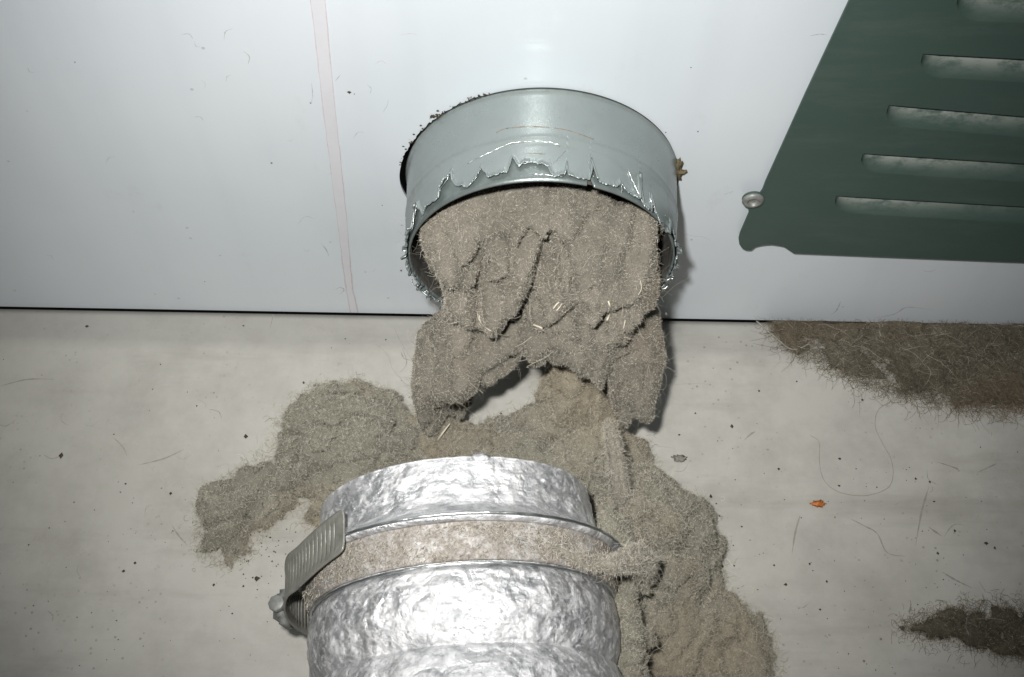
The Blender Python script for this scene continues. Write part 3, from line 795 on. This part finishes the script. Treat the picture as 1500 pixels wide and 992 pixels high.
# --- the curtain that slumps out of the pipe
H = .0011
YC_z = [-.005, .02, .045, .07, .10, .125, .155]; YC_y = [-.0600, -.0550, -.0515, -.0480, -.0390, -.0255, -.0120]
def front(x, z): 
    right = np.clip((x - .015) / .02, 0, 1) * np.clip((.078 - z) / .05, 0, 1)
    left = np.clip((-.025 - x) / .015, 0, 1) * np.clip((.05 - z) / .05, 0, 1)
    return np.interp(z, YC_z, YC_y) - .013 * right - .004 * left
FO = .009
def cpt(px, py):
    d = ray(px, py); t0, t1 = .2, .8
    g = lambda t: (CAM + d * t)[1] - (float(front((CAM + d * t)[0], (CAM + d * t)[2])) - FO)
    for _ in range(50):
        tm = (t0 + t1) / 2
        if g(tm) < 0: t0 = tm
        else: t1 = tm
    p = CAM + d * t0; return (p[0], p[2])
Z2 = lambda x, y: (570 + x / 3.261, 380 + y / 3.261)
C_px = [(617, 352), (629, 385), (640, 420), (650, 445), (651, 466), (646, 484), (634, 500), (620, 517), (609, 540), Z2(112, 620), Z2(106, 700), Z2(150, 790), Z2(190, 860), Z2(235, 850), Z2(320, 800), Z2(375, 745), Z2(400, 680), Z2(405, 620),
        Z2(450, 572), Z2(530, 560), Z2(600, 520), Z2(640, 480), Z2(690, 482), Z2(740, 490), Z2(790, 490), Z2(860, 505), Z2(930, 520), Z2(985, 560), Z2(1020, 640), Z2(1050, 715), Z2(1100, 745), Z2(1150, 795), Z2(1185, 750), Z2(1195, 695), Z2(1245, 690),
        Z2(1265, 640), Z2(1290, 590), Z2(1315, 520), Z2(1305, 450), Z2(1262, 400), Z2(1270, 340), Z2(1262, 300), Z2(1268, 220), Z2(1278, 100), Z2(1268, 20), (962, 355), (950, 340), (925, 328), (880, 310), (830, 300), (785, 292), (735, 296), (700, 304), (655, 324), (630, 340)]
CPoly = [cpt(*p) for p in C_px]
X, Y, Z = grid(-.062, .066, -.094, .012, -.002, .156, H)
x2, z2 = X[:, 0, :], Z[:, 0, :]
wob = fbm(x2, x2 * 0, z2, 95, 11, 5, .62) * .0017
dP = poly_dist(CPoly, x2, z2) + wob
T = .0135 * pillow(dP + .0006, .011) - np.where(dP < -.0006, .004, 0)
cre = [([(700, 470 + 15), (745, 470), (765, 440), (780, 410), (795, 380), (800, 345)], .0075, .0042, 0), ([(756, 520), (760, 495), (745, 475)], .0025, .0032, 0),
       ([(700, 440), (697, 410), (705, 378), (690, 350)], .005, .0030, 0), ([(722, 410), (738, 385), (755, 350), (775, 335)], .0042, .0026, 0), ([(680, 370), (665, 345), (655, 335)], .0022, .0022, 0),
       ([(845, 395), (838, 370), (820, 345), (838, 335), (860, 320)], .0032, .0022, 0), ([(905, 420), (885, 415), (880, 440)], .004, .0035, 0), ([(715, 300), (735, 285), (745, 270)], .0035, .0025, 0),
       ([(920, 360), (935, 335), (940, 318)], .0045, .0030, 0), ([(895, 600), (885, 560), (880, 530), (850, 515)], .003, .0022, 0), ([(960, 495), (945, 480), (940, 450)], .003, .003, 0),
       ([(655, 640), (660, 605), (672, 582), (690, 570)], .0065, .0045, 1), ([(610, 530), (640, 520), (655, 500)], .0025, .003, 0), ([(780, 470), (830, 450), (850, 420)], .0025, .003, 0), ([(840, 560), (860, 540), (850, 480)], .002, .003, 0)]
back_ = np.zeros_like(T)
# slightly wandering creases; each is a groove with one raised flank, as folded felt has
wx = fbm(x2, x2 * 0, z2, 160, 71, 2) * .0016; wz = fbm(x2, x2 * 0, z2, 160, 75, 2) * .0016
for pts, dep, wid, _ in cre:
    P = [cpt(*p) for p in pts]; d, sd = line_dist(P, x2 + wx, z2 + wz)
    g = np.exp(-(d / wid * (.85 + .5 * (sd > 0))) ** 2)
    back_ = back_ + dep * (2.0 if _ == 0 else 1.0) * g
    if _ == 0: T = T - .55 * dep * g + .0026 * np.exp(-((d - wid * 1.9) / (wid * 1.2)) ** 2) * (sd < 0)
fr = np.interp(z2, YC_z, YC_y); fr = front(x2, z2)
# vertical folds in the drape
fold = .0028 * np.sin(x2 * 190 + 2.2 * np.sin(z2 * 45) + fbm(x2, x2 * 0, z2, 35, 33, 2) * 2.0) * np.clip((.145 - z2) / .05, 0, 1)
lump = fbm(x2, x2 * 0, z2, 52, 91, 3, .6) * .0046
for (px_, py_), sg_, am_ in (((655, 400), .010, .004), ((735, 410), .0085, .0065), ((680, 520), .012, .005), ((850, 430), .013, .005), ((925, 420), .009, .005), ((940, 560), .010, .005), ((830, 350), .009, .003), ((680, 350), .009, .003)):
    q_ = cpt(px_, py_); lump = lump - am_ * np.exp(-((x2 - q_[0]) ** 2 + ((z2 - q_[1]) * .55) ** 2) / sg_ ** 2)
Wd = (Y - (fr + fold + lump + back_)[:, None, :])
f = np.abs(Wd) * .93 - T[:, None, :]
# fill the mouth of the pipe: plug behind the sheet
rr = np.sqrt(X * X + (Z - PIPE_Z) ** 2)
plug = np.maximum(rr - .0455, (fr[:, None, :] + .016) - Y)
f = np.minimum(f, plug)
n3 = fbm(X, Y, Z, 95, 5, 4, .6)
rid = np.abs(vnoise(X, Y, Z, 62, 41)); rid2 = np.abs(vnoise(X, Y, Z * .7, 130, 47))
tuft = vnoise(X, Y, Z, 620, 61)
f = f - .0021 * n3 + .0036 * (np.exp(-(rid / .09) ** 2) + .5 * np.exp(-(rid2 / .10) ** 2)) * .7 - .0008 * tuft
f = np.where(Y > -PIPE_L - .001, np.maximum(f, rr - .0458), f)
f = np.maximum(f, -(Z - .0004))
f[0] = f[-1] = 1; f[:, 0] = f[:, -1] = 1; f[:, :, 0] = f[:, :, -1] = 1
def keep_c(P, n): return np.where(n[:, 1] > .3, .25, 1.0) * np.where(n[:, 2] < -.4, .5, 1.0) * np.where(P[:, 1] > -.012, .0, 1)
curtain, CV, CQ = clump('lint_curtain', f, (X[0, 0, 0], Y[0, 0, 0], Z[0, 0, 0]), H, M['lint'], M['lintf'], 17, .00100, .00006,
                'thick folded drape of beige-grey lint bulging and hanging out of the pipe mouth', loc=(0, -.045, 0), keep=keep_c, out=.22, seed=3, long_frac=.006, npts=4)

# --- floor clumps
def floor_clump(name, poly_px, lumps, hgt, wid, z_un, bounds, seed, mat, fmat, label, dens=14, length=.00112, rad=.00006, cut=True, namp=.0024, extra=None, h=H, zmax=.06, creases=(), edge=.0030, **kw):
    X, Y, Z = grid(bounds[0], bounds[1], bounds[2], bounds[3], -.002, zmax, h)
    x2, y2 = X[:, :, 0], Y[:, :, 0]
    P = [tuple(fl(*p, z_un)[:2]) for p in poly_px]
    d = poly_dist(P, x2, y2) + fbm(x2, y2, x2 * 0, 110, seed, 4) * edge
    Hh = np.full(x2.shape, hgt)
    for px, py, sg, hh in lumps:
        q = fl(px, py, max(hh, 0) * .5); Hh = Hh + hh * np.exp(-(((x2 - q[0]) ** 2 + (y2 - q[1]) ** 2) / sg ** 2))
    T = Hh * pillow(d, wid) - np.where(d < 0, .004, 0)
    for pts, dep, wd in creases:
        PP = [tuple(fl(*p, hgt)[:2]) for p in pts]; dd, sd = line_dist(PP, x2 + fbm(x2, y2, x2 * 0, 150, seed + 5, 2) * .0015, y2)
        T = T - 2.3 * dep * np.exp(-(dd / wd * (1 + .5 * (sd > 0))) ** 2) + .0015 * np.exp(-((dd - wd * 2) / wd) ** 2) * (sd < 0)
    f = (Z - T[:, :, None]) * .75
    # undercut edge: sides lean over the floor a little
    f = np.maximum(f, -(d[:, :, None] + .004 * np.clip(Z / .01, 0, 1)))
    if extra is not None: f = extra(f, X, Y, Z)
    n3 = fbm(X, Y, Z, 90, seed + 20, 4, .6); rid = np.abs(vnoise(X, Y, Z, 70, seed + 31)); rid2 = np.abs(vnoise(X, Y, Z, 150, seed + 37))
    f = f - (.0038 * (namp / .0024)) * fbm(X, Y, Z, 40, seed + 61, 2) * .7 - namp * n3 + namp * 2.5 * (np.exp(-(rid / .09) ** 2) + .5 * np.exp(-(rid2 / .1) ** 2)) - .0008 * vnoise(X, Y, Z, 620, seed + 51)
    if cut:
        dd, s = duct_dist(X, Y, Z); f = np.maximum(f, .0006 - dd)
    fl_z = np.where(Y > -.018, -.09 * (Y + .018), 0)
    f = np.maximum(f, -(Z - fl_z + .0001)); f = np.maximum(f, Y + .0012)
    f[0] = f[-1] = 1; f[:, 0] = f[:, -1] = 1; f[:, :, 0] = f[:, :, -1] = 1
    kf = lambda P, n: np.where(n[:, 2] < -.3, .05, 1.0)
    return clump(name, f, (X[0, 0, 0], Y[0, 0, 0], Z[0, 0, 0]), h, mat, fmat, dens, length, rad, label, keep=kf, seed=seed, npts=4, **kw)

L_px = [(292, 740), (318, 716), (357, 687), (402, 655), (408, 616), (434, 592), (466, 570), (499, 570), (524, 563), (557, 574), (583, 592), (599, 608), (612, 630), (650, 640), (665, 680), (600, 720), (541, 760), (500, 800), (470, 775), (444, 764),
        (445, 740), (434, 733), (415, 738), (404, 755), (388, 772), (376, 776), (368, 772), (368, 785), (370, 803), (358, 815), (337, 813), (325, 833), (315, 817), (294, 806), (289, 760)]
left_clump, _v, _q = floor_clump('lint_clump', L_px, [(500, 608, .013, .016), (560, 650, .015, .020), (470, 680, .012, .010), (410, 690, .010, .006), (330, 745, .013, .007), (575, 600, .008, .008), (350, 785, .008, .004)], .0105, .008, .003, (-.150, -.03, -.150, -.02), 101, M['lint2'], M['lintf2'],
            'grey lint clump on the floor left of the duct, with a long arm', creases=[([(520, 735), (560, 700), (590, 680)], .005, .003), ([(575, 650), (585, 620), (560, 600)], .003, .003), ([(445, 730), (430, 700), (440, 660)], .004, .003), ([(330, 760), (345, 720), (400, 690)], .0025, .003)], out=.4)
R_px = [(580, 625), (605, 602), (640, 604), (672, 618), (695, 628), (716, 622), (760, 612), (785, 595), (800, 578), (803, 545), (830, 540), (870, 545), (905, 600), (907, 634), (925, 645), (947, 655), (944, 672), (950, 688), (970, 712), (995, 728), (1023, 737), (1039, 758), (1034, 780), (1054, 805), (1057, 833), (1064, 871), (1086, 886), (1107, 903), (1140, 960), (1150, 1060),
        (860, 1060), (600, 900), (600, 700)]
def side_bank(f, X, Y, Z):
    # lint banked up against the right shoulder of the duct
    dd, s = duct_dist(X, Y, Z)
    bank = np.sqrt((dd * 1.0) ** 2 + ((Z - .046) / 1.1) ** 2) - .013
    bank = np.maximum(bank, .004 - s); bank = np.where(X < DC[0], .05, bank)
    return np.minimum(f, bank)
R_cre = [([(860, 640), (820, 650), (800, 660)], .005, .003), ([(880, 600), (850, 625), (835, 640)], .004, .003), ([(915, 745), (930, 720), (925, 690)], .004, .003), ([(960, 830), (985, 835), (1000, 820)], .006, .004), ([(945, 800), (955, 850), (930, 890)], .007, .0045), ([(1035, 830), (1045, 870), (1030, 890)], .005, .003), ([(990, 740), (1010, 770), (1000, 800)], .003, .003)]
heap, _v, _q = floor_clump('lint_clump', R_px, [(842, 575, .017, .038), (900, 700, .022, .014), (950, 790, .022, .022), (930, 860, .022, .022), (1020, 780, .012, .006), (720, 660, .03, .004), (1000, 860, .02, .006)], .0125, .011, .003, (-.055, .105, -.205, -.02), 202, M['lint2'], M['lintf2'],
            'large grey-beige lint heap on the floor along the right side of the duct', creases=R_cre, zmax=.064, extra=side_bank, out=.4)
# matted dirty wad under the panel edge at right
W_px = [(1118, 466), (1150, 498), (1166, 512), (1190, 513), (1215, 535), (1255, 556), (1300, 570), (1350, 584), (1410, 592), (1450, 598), (1520, 592), (1640, 596), (1720, 560), (1720, 440), (1118, 440)]
wad, _v, _q = floor_clump('matted_lint', W_px, [(1350, 510, .03, .0006)], .0024, .008, 0, (.085, .29, -.050, .012), 303, M['mat'], M['matf'],
            'dark brown matted lint wad spread on the floor under the panel edge at right', dens=6, length=.0040, rad=.00005, cut=False, namp=.0007, zmax=.014, edge=.0034, bias=(1, -.12, 0), out=.03, long_frac=.16, zcap=.0012)
B_px = [(1320, 918), (1355, 908), (1390, 900), (1425, 893), (1470, 889), (1520, 891), (1590, 894), (1620, 930), (1560, 962), (1480, 958), (1410, 942), (1350, 930)]
tuft_, _v, _q = floor_clump('lint_clump', B_px, [(1480, 920, .02, .001)], .0044, .006, 0, (.11, .24, -.19, -.10), 404, M['mat'], M['matf'],
            'small flat dark lint tuft on the floor near the lower right corner', dens=7, length=.0020, rad=.00006, cut=False, namp=.001, zmax=.016, edge=.003, out=.3)

# --- tongue of lint lying over the dusty band, and the pale ribbon hanging into the right heap
def capsule_f(X, Y, Z, pts, rads, squash=1.0):
    f = np.full(X.shape, 1.0)
    for (a, ra), (b, rb) in zip(zip(pts[:-1], rads[:-1]), zip(pts[1:], rads[1:])):
        a = np.array(a); b = np.array(b); e = b - a
        t = np.clip(((X - a[0]) * e[0] + (Y - a[1]) * e[1] + (Z - a[2]) * e[2]) / (e @ e), 0, 1)
        d = np.sqrt((X - a[0] - t * e[0]) ** 2 + (Y - a[1] - t * e[1]) ** 2 + ((Z - a[2] - t * e[2])) ** 2) - (ra + (rb - ra) * t)
        f = np.minimum(f, d)
    return f
def duct_surf(px, py, lift):
    d = ray(px, py)
    lo = None
    for t in np.linspace(.28, .6, 900):
        p = CAM + d * t; s = (p - DC) @ ax; a = (p - DC) @ du_; b = p[2] - DC[2]
        if s > 0 and math.hypot(a, b) < duct_profile(s) + lift: return p
    return CAM + d * .42
tg = [duct_surf(802, 797, .0008), duct_surf(822, 806, .0020), duct_surf(845, 818, .0032), duct_surf(872, 827, .0042), duct_surf(895, 827, .0058)]
for dx_ in ((.006, .003, -.005), (.005, .003, -.009), (.003, .002, -.012), (.001, .000, -.014)): tg.append(tg[-1] + np.array(dx_))
mn_, mx_ = np.min(tg, 0) - .014, np.max(tg, 0) + .014
X, Y, Z = grid(mn_[0], mx_[0], mn_[1], mx_[1], mn_[2], mx_[2], .0008)
f = capsule_f(X, Y, Z, tg, [.0009, .0016, .0023, .0030, .0036, .0042, .0046, .0042, .0030]) - .0010 * fbm(X, Y, Z, 150, 71, 4) 
dd, s = duct_dist(X, Y, Z); f = np.maximum(f, .0002 - dd)
f[0] = f[-1] = 1; f[:, 0] = f[:, -1] = 1; f[:, :, 0] = f[:, :, -1] = 1
clump('lint_tongue', f, tuple(mn_), .0008, M['pale'], M['palef'], 13, .0014, .00006, 'pale tongue of lint draped over the dusty band at the right side of the duct', wisp=.12, out=.2, seed=9)
def at_z(px, py, z): return fl(px, py, z)
rb = [at_z(893, 622, 0.061), at_z(899, 650, 0.056), at_z(904, 685, 0.050), at_z(909, 720, 0.043), at_z(908, 752, 0.035)]
mn_, mx_ = np.min(rb, 0) - .009, np.max(rb, 0) + .009
X, Y, Z = grid(mn_[0], mx_[0], mn_[1], mx_[1], mn_[2], mx_[2], .0008)
f = capsule_f(X, Y, Z, rb, [.0022, .0026, .0032, .0036, .0020]); f = f - .0005 * fbm(X, Y, Z, 160, 77, 4) + .0009 * np.exp(-((X - np.interp(Y, [p[1] for p in rb][::-1], [p[0] for p in rb][::-1]) - .0004) / .0006) ** 2)
f[0] = f[-1] = 1; f[:, 0] = f[:, -1] = 1; f[:, :, 0] = f[:, :, -1] = 1
clump('lint_ribbon', f, tuple(mn_), .0008, M['pale'], M['palef'], 10, .0018, .00006, 'narrow pale ribbon of lint hanging from the drape into the right heap', wisp=.08, out=.05, seed=19, bias=tuple((rb[-1] - rb[0]) / np.linalg.norm(rb[-1] - rb[0])))
print('TOTAL FIBRES', TOT)

# fine lint on the dusty band of the duct
def band_fuzz():
    r = np.random.default_rng(5); N = 5500; th = r.uniform(.2, math.pi - .2, N); s = r.uniform(.0255, .0362, N)
    keep = (r.random(N) < .35 + .65 * (np.sin(th * 5 + s * 300) > -.3)); th, s = th[keep], s[keep]; N = len(th)
    P = np.array([duct_pt(a, b, .0004) for a, b in zip(s, th)]); nn = np.cos(th)[:, None] * du_ + np.sin(th)[:, None] * dv_
    tan = r.normal(size=(N, 3)); tan -= (tan * nn).sum(1, keepdims=True) * nn; tan /= np.linalg.norm(tan, axis=1, keepdims=True)
    pts = np.empty((N, 4, 3), np.float32); p = P; pts[:, 0] = p; dv = tan + nn * .15
    for k in range(1, 4): dv = dv + r.normal(size=(N, 3)) * .3 - nn * .05; dv /= np.linalg.norm(dv, axis=1, keepdims=True); p = p + dv * .0004; pts[:, k] = p
    cv = bpy.data.hair_curves.new('dust_fuzz'); cv.add_curves([4] * N); cv.points.foreach_set('position', (pts - np.array(duct.location, np.float32)).astype(np.float32).ravel())
    cv.points.foreach_set('radius', np.full(N * 4, .00005, np.float32)); cv.materials.append(M['lintf'])
    o = bpy.data.objects.new('dust_fuzz', cv); COL.objects.link(o); o.parent = duct; tag(o, kind='stuff')
band_fuzz()

def edge_scatter(poly_px, parent, mat, n, length, spread, seed, flat=None):
    r = np.random.default_rng(seed); P = np.array([fl(*p)[:2] for p in poly_px]); Q2 = np.roll(P, -1, 0); L = np.linalg.norm(Q2 - P, axis=1)
    i = r.choice(len(P), n, p=L / L.sum()); t = r.random((n, 1)); c = P[i] * (1 - t) + Q2[i] * t + r.normal(size=(n, 2)) * spread * r.random((n, 1)) ** .7
    a = r.uniform(0, 6.283, n) if flat is None else r.normal(flat, .45, n); pts = np.zeros((n, 6, 3), np.float32); p = c.copy(); k_ = r.normal(0, .55, n); Ls = length * (.3 + 1.2 * r.random(n))
    for k in range(6):
        pts[:, k, :2] = p; pts[:, k, 2] = np.where(p[:, 1] > -.018, -.09 * (p[:, 1] + .018), 0) + .00012 + .0007 * r.random() * math.sin(k * .6); a = a + k_ + r.normal(0, .2, n); p = p + np.stack([np.cos(a), np.sin(a)], 1) * (Ls / 5)[:, None]
    pts = pts[(pts[..., 1] < -.0008).all(1)]; n = len(pts)
    cv = bpy.data.hair_curves.new('loose_fibres'); cv.add_curves([6] * n); cv.points.foreach_set('position', (pts - np.array(parent.location, np.float32)).astype(np.float32).ravel())
    cv.points.foreach_set('radius', np.full(n * 6, .00005, np.float32)); cv.materials.append(mat)
    o = bpy.data.objects.new('loose_fibres', cv); COL.objects.link(o); o.parent = parent; tag(o, kind='stuff')
edge_scatter(L_px, left_clump, M['lintf2'], 2600, .0030, .0035, 1); edge_scatter(R_px[:31], heap, M['lintf2'], 3000, .0030, .0035, 2)
edge_scatter(W_px[:13], wad, M['matf'], 5200, .0065, .0040, 3, 0.0); edge_scatter(B_px, tuft_, M['matf'], 1500, .004, .004, 4)

# ------------------------------------------------------------------ threads and straws caught in the lint
dep = bpy.context.evaluated_depsgraph_get()
bvh = BVHTree.FromPolygons([Vector(v) for v in CV], [tuple(q) for q in CQ.tolist()])
def on_lint(px, py, lift=.0008):
    hit = bvh.ray_cast(Vector(CAM), Vector(ray(px, py)).normalized())
    if hit[0] is None: return None
    return np.array(hit[0]) - ray(px, py) / np.linalg.norm(ray(px, py)) * lift
for nm, pts, r, mt in (('thread', [Z2(430, 265), Z2(440, 305), Z2(475, 335), Z2(520, 355), Z2(575, 370)], .00016, 'thread'), ('straw', [Z2(1047, 200), Z2(1055, 225), Z2(1056, 255), Z2(1040, 292)], .00034, 'thread'),
                       ('straw', [Z2(785, 235), Z2(800, 215), Z2(812, 205)], .00032, 'thread'), ('straw', [Z2(800, 245), Z2(815, 228), Z2(825, 212)], .00024, 'thread'), ('straw', [Z2(690, 313), Z2(715, 322), Z2(732, 330)], .00034, 'thread'),
                       ('thread', [Z2(420, 250), Z2(428, 285), Z2(440, 300)], .00013, 'thread'), ('thread', [Z2(1200, 100), Z2(1205, 140), Z2(1190, 170)], .00012, 'thread'), ('thread', [Z2(600, 420), Z2(640, 400), Z2(680, 370)], .0001, 'thread'),
                       ('thread', [Z2(1120, 330), Z2(1124, 310), Z2(1128, 290)], .00018, 'thread')):
    P = [on_lint(*p) for p in pts]; P = [p for p in P if p is not None]
    if len(P) >= 2: tube_path(nm, smooth_path(P), r, M[mt], curtain, 6)
st = [fl(*Z2(232, 862), .018), fl(*Z2(262, 820), .020), fl(*Z2(290, 785), .022)]
o = tube_path('straw', st, [.0005, .0006, .0003], M['thread'], None, 6, .5); tag(o, 'short yellowish straw lying in the lint between the drape and the duct', 'straw')
for i in range(9):   # stray hairs standing off the edges of the drape
    a = on_lint(random.uniform(610, 965), random.uniform(470, 610))
    if a is None: continue
    d = rng.normal(size=3) * .004; P = [a, a + d * .4 + np.array([0, -.001, .001]), a + d + rng.normal(size=3) * .001, a + d * 1.5 + rng.normal(size=3) * .002]
    tube_path('thread', smooth_path(P, 5), .00006, M['thread'], curtain, 4)

# ------------------------------------------------------------------ small things on the floor
def fz(p, up_=.0002): return (p[0], p[1], floor_z(p[1]) + up_)
V = []; F = []
specks = [(90, 668, .0013), (1018, 606, .0005), (995, 637, .0005), (1072, 625, .0008), (1112, 573, .0005), (1167, 559, .0006), (1140, 687, .0007), (1230, 672, .0006), (1229, 712, .0006), (1341, 702, .0006), (1362, 706, .0006), (1368, 735, .0005),
          (1444, 796, .0009), (1457, 803, .0006), (1374, 811, .0007), (1151, 857, .0008), (1211, 852, .0006), (1075, 829, .0006), (1041, 728, .0009), (1049, 738, .0004), (1045, 750, .0005), (1054, 756, .0004), (1086, 772, .0005), (787, 579, .0008),
          (733, 606, .0006), (796, 573, .0004), (360, 640, .0009), (445, 561, .0006), (250, 723, .0007), (184, 709, .0005), (376, 847, .0012), (198, 825, .0006), (181, 837, .0006), (42, 798, .0004), (127, 477, .0007), (565, 497, .0005), (356, 476, .0004),
          (506, 496, .0004), (235, 534, .0004), (288, 595, .0005), (313, 857, .0006), (356, 859, .0005), (1186, 826, .0006), (1134, 828, .0005), (1201, 893, .0006), (1398, 778, .0006), (1263, 586, .0005), (1058, 830, .0008)]
for x, y, r in specks: add_crumb(V, F, fz(fl(x, y), r * .35), r)
for i in range(420):
    x, y = random.uniform(0, 1500), random.uniform(480, 990)
    if random.random() < .6: x, y = random.gauss(250, 160) if random.random() < .4 else random.gauss(1280, 140), random.gauss(820, 90)
    if y < 478 or y > 1080: continue
    add_crumb(V, F, fz(fl(x, y), .0001), random.uniform(.00008, .00032))
for i in range(70): x, y = random.gauss(380, 30), random.gauss(815, 30); add_crumb(V, F, fz(fl(x, y), .0001), random.uniform(.0001, .0004))
o = mesh_obj('floor_grit', V, F, M['grit'], None, smooth=False); tag(o, 'scattered dark specks of grit on the floor', 'grit', kind='stuff')
p = fl(1198, 739); o = blob('orange_flake', (p[0], p[1], .0007), (.0024, .0013, .0008), M['orange'], None, 3, .9, 3, 500); tag(o, 'tiny orange flake lying on the floor at right, below the curled thread', 'flake')
p = fl(995, 672); o = blob('paint_chip', (p[0], p[1], .0004), (.0027, .0015, .0005), M['chip'], None, 8, .7, 3, 400)
tag(o, 'small dark grey chip on the floor just right of the big lint heap', 'chip')
# curled thread on the floor
Z7 = lambda x, y: (1060 + x / 2.066, 430 + y / 2.066)
cp = [Z7(570, 303), Z7(520, 322), Z7(470, 350), Z7(458, 400), Z7(478, 450), Z7(505, 500), Z7(512, 550), Z7(495, 590), Z7(430, 612), Z7(360, 605), Z7(315, 580), Z7(295, 545), Z7(289, 500), Z7(288, 450), Z7(262, 430)]
o = tube_path('long_thread', [np.array(fz(q, .00018)) for q in smooth_path([fl(*c) for c in cp], 8)], .00013, M['greythread'], None, 5); tag(o, 'long thin grey thread curled in a U on the floor at right', 'thread')
cp = [(1108, 470), (1135, 495), (1160, 514), (1185, 505), (1180, 530), (1205, 545), (1240, 552)]
o = tube_path('bent_thread', [np.array(fz(q, .0014)) for q in smooth_path([fl(*c) for c in cp[:4]], 6)], .0003, M['greythread'], None, 5); tag(o, 'stiff bent brown thread at the left tip of the matted wad', 'thread')
# scuffs and faint drag marks on the floor
def floor_marks():
    V = []; F = []
    ms = [([(1172, 755), (1165, 780), (1160, 812)], .0009), ([(1361, 712), (1350, 750), (1341, 800)], .0010), ([(1240, 757), (1265, 770), (1285, 782), (1300, 810), (1330, 815)], .0008), ([(1380, 838), (1400, 850), (1425, 862)], .0010), ([(1090, 645), (1100, 636), (1107, 632)], .0009),
          ([(0, 566), (40, 556), (80, 556)], .0007), ([(200, 682), (240, 672), (270, 658)], .0008), ([(165, 640), (180, 655), (186, 668)], .0006), ([(1370, 676), (1400, 686), (1405, 692)], .001), ([(1430, 693), (1450, 684), (1462, 678)], .0007), ([(1360, 772), (1380, 786)], .0009),
          ([(395, 480), (398, 466), (400, 455)], .0006), ([(1255, 560), (1259, 590), (1259, 610)], .0004), ([(587, 515), (592, 525), (603, 528)], .0006), ([(1417, 596), (1425, 610), (1432, 620)], .0008), ([(252, 770), (262, 785), (275, 800)], .0007)]
    for k in range(34):
        x, y = random.uniform(20, 1480), random.uniform(500, 900); a = random.uniform(0, 6.28); L = random.uniform(6, 26)
        ms.append(([(x, y), (x + L * math.cos(a), y + L * math.sin(a)), (x + 1.6 * L * math.cos(a + .4), y + 1.6 * L * math.sin(a + .4))], random.uniform(.0002, .0006)))
    for pts, w in ms:
        P = smooth_path([fl(*p) for p in pts], 7); b = len(V); n = len(P)
        for i, p in enumerate(P):
            t = P[min(i + 1, n - 1)] - P[max(i - 1, 0)]; t /= np.linalg.norm(t); nr = np.array([-t[1], t[0], 0]); ww = w * .5 * math.sin(math.pi * (i + .3) / (n - .4)) * random.uniform(.35, 1.1)
            for s in (-1, 1): q = p + nr * s * ww; V.append((q[0], q[1], floor_z(q[1]) + .00005))
        for i in range(n - 1): F.append((b + 2 * i, b + 2 * i + 1, b + 2 * i + 3, b + 2 * i + 2))
    o = mesh_obj('scuff_marks', V, F, M['mark'], floor, smooth=False); tag(o, kind='stuff')
floor_marks()
def wall_marks():
    V = []; F = []
    ms = [([(1215, 462), (1225, 455), (1232, 440)], .0007), ([(1280, 466), (1310, 460), (1330, 450), (1370, 455)], .0007), ([(482, 376), (478, 366), (470, 356)], .0005), ([(490, 425), (498, 421), (504, 425), (496, 432)], .0006), ([(490, 120), (495, 114), (500, 108)], .0003),
          ([(1185, 53), (1200, 50), (1212, 51)], .0005), ([(560, 165), (567, 155), (569, 145)], .0003), ([(1352, 396), (1362, 398), (1372, 394)], .0006), ([(585, 52), (600, 49), (612, 51)], .0002), ([(1060, 285), (1075, 280)], .0003), ([(455, 152), (458, 140), (456, 120)], .0003)]
    for k in range(26):
        x, y = random.uniform(10, 1060), random.uniform(10, 440); a = random.uniform(0, 6.28); L = random.uniform(4, 16)
        if 570 < x < 1020: continue
        ms.append(([(x, y), (x + L * math.cos(a), y + L * math.sin(a)), (x + 1.7 * L * math.cos(a + .5), y + 1.7 * L * math.sin(a + .5))], random.uniform(.00015, .0004)))
    for pts, w in ms:
        P = smooth_path([wl(*p) for p in pts], 7); b = len(V); n = len(P)
        for i, p in enumerate(P):
            t = P[min(i + 1, n - 1)] - P[max(i - 1, 0)]; t /= np.linalg.norm(t); nr = np.array([-t[2], 0, t[0]]); ww = w * .5 * math.sin(math.pi * (i + .3) / (n - .4)) * random.uniform(.35, 1.1)
            for s in (-1, 1): q = p + nr * s * ww; V.append((q[0], -.00006, q[2]))
        for i in range(n - 1): F.append((b + 2 * i, b + 2 * i + 2, b + 2 * i + 3, b + 2 * i + 1))
    o = mesh_obj('scuff_marks', V, F, M['wmark'], panel, smooth=False); tag(o, kind='stuff')
wall_marks()
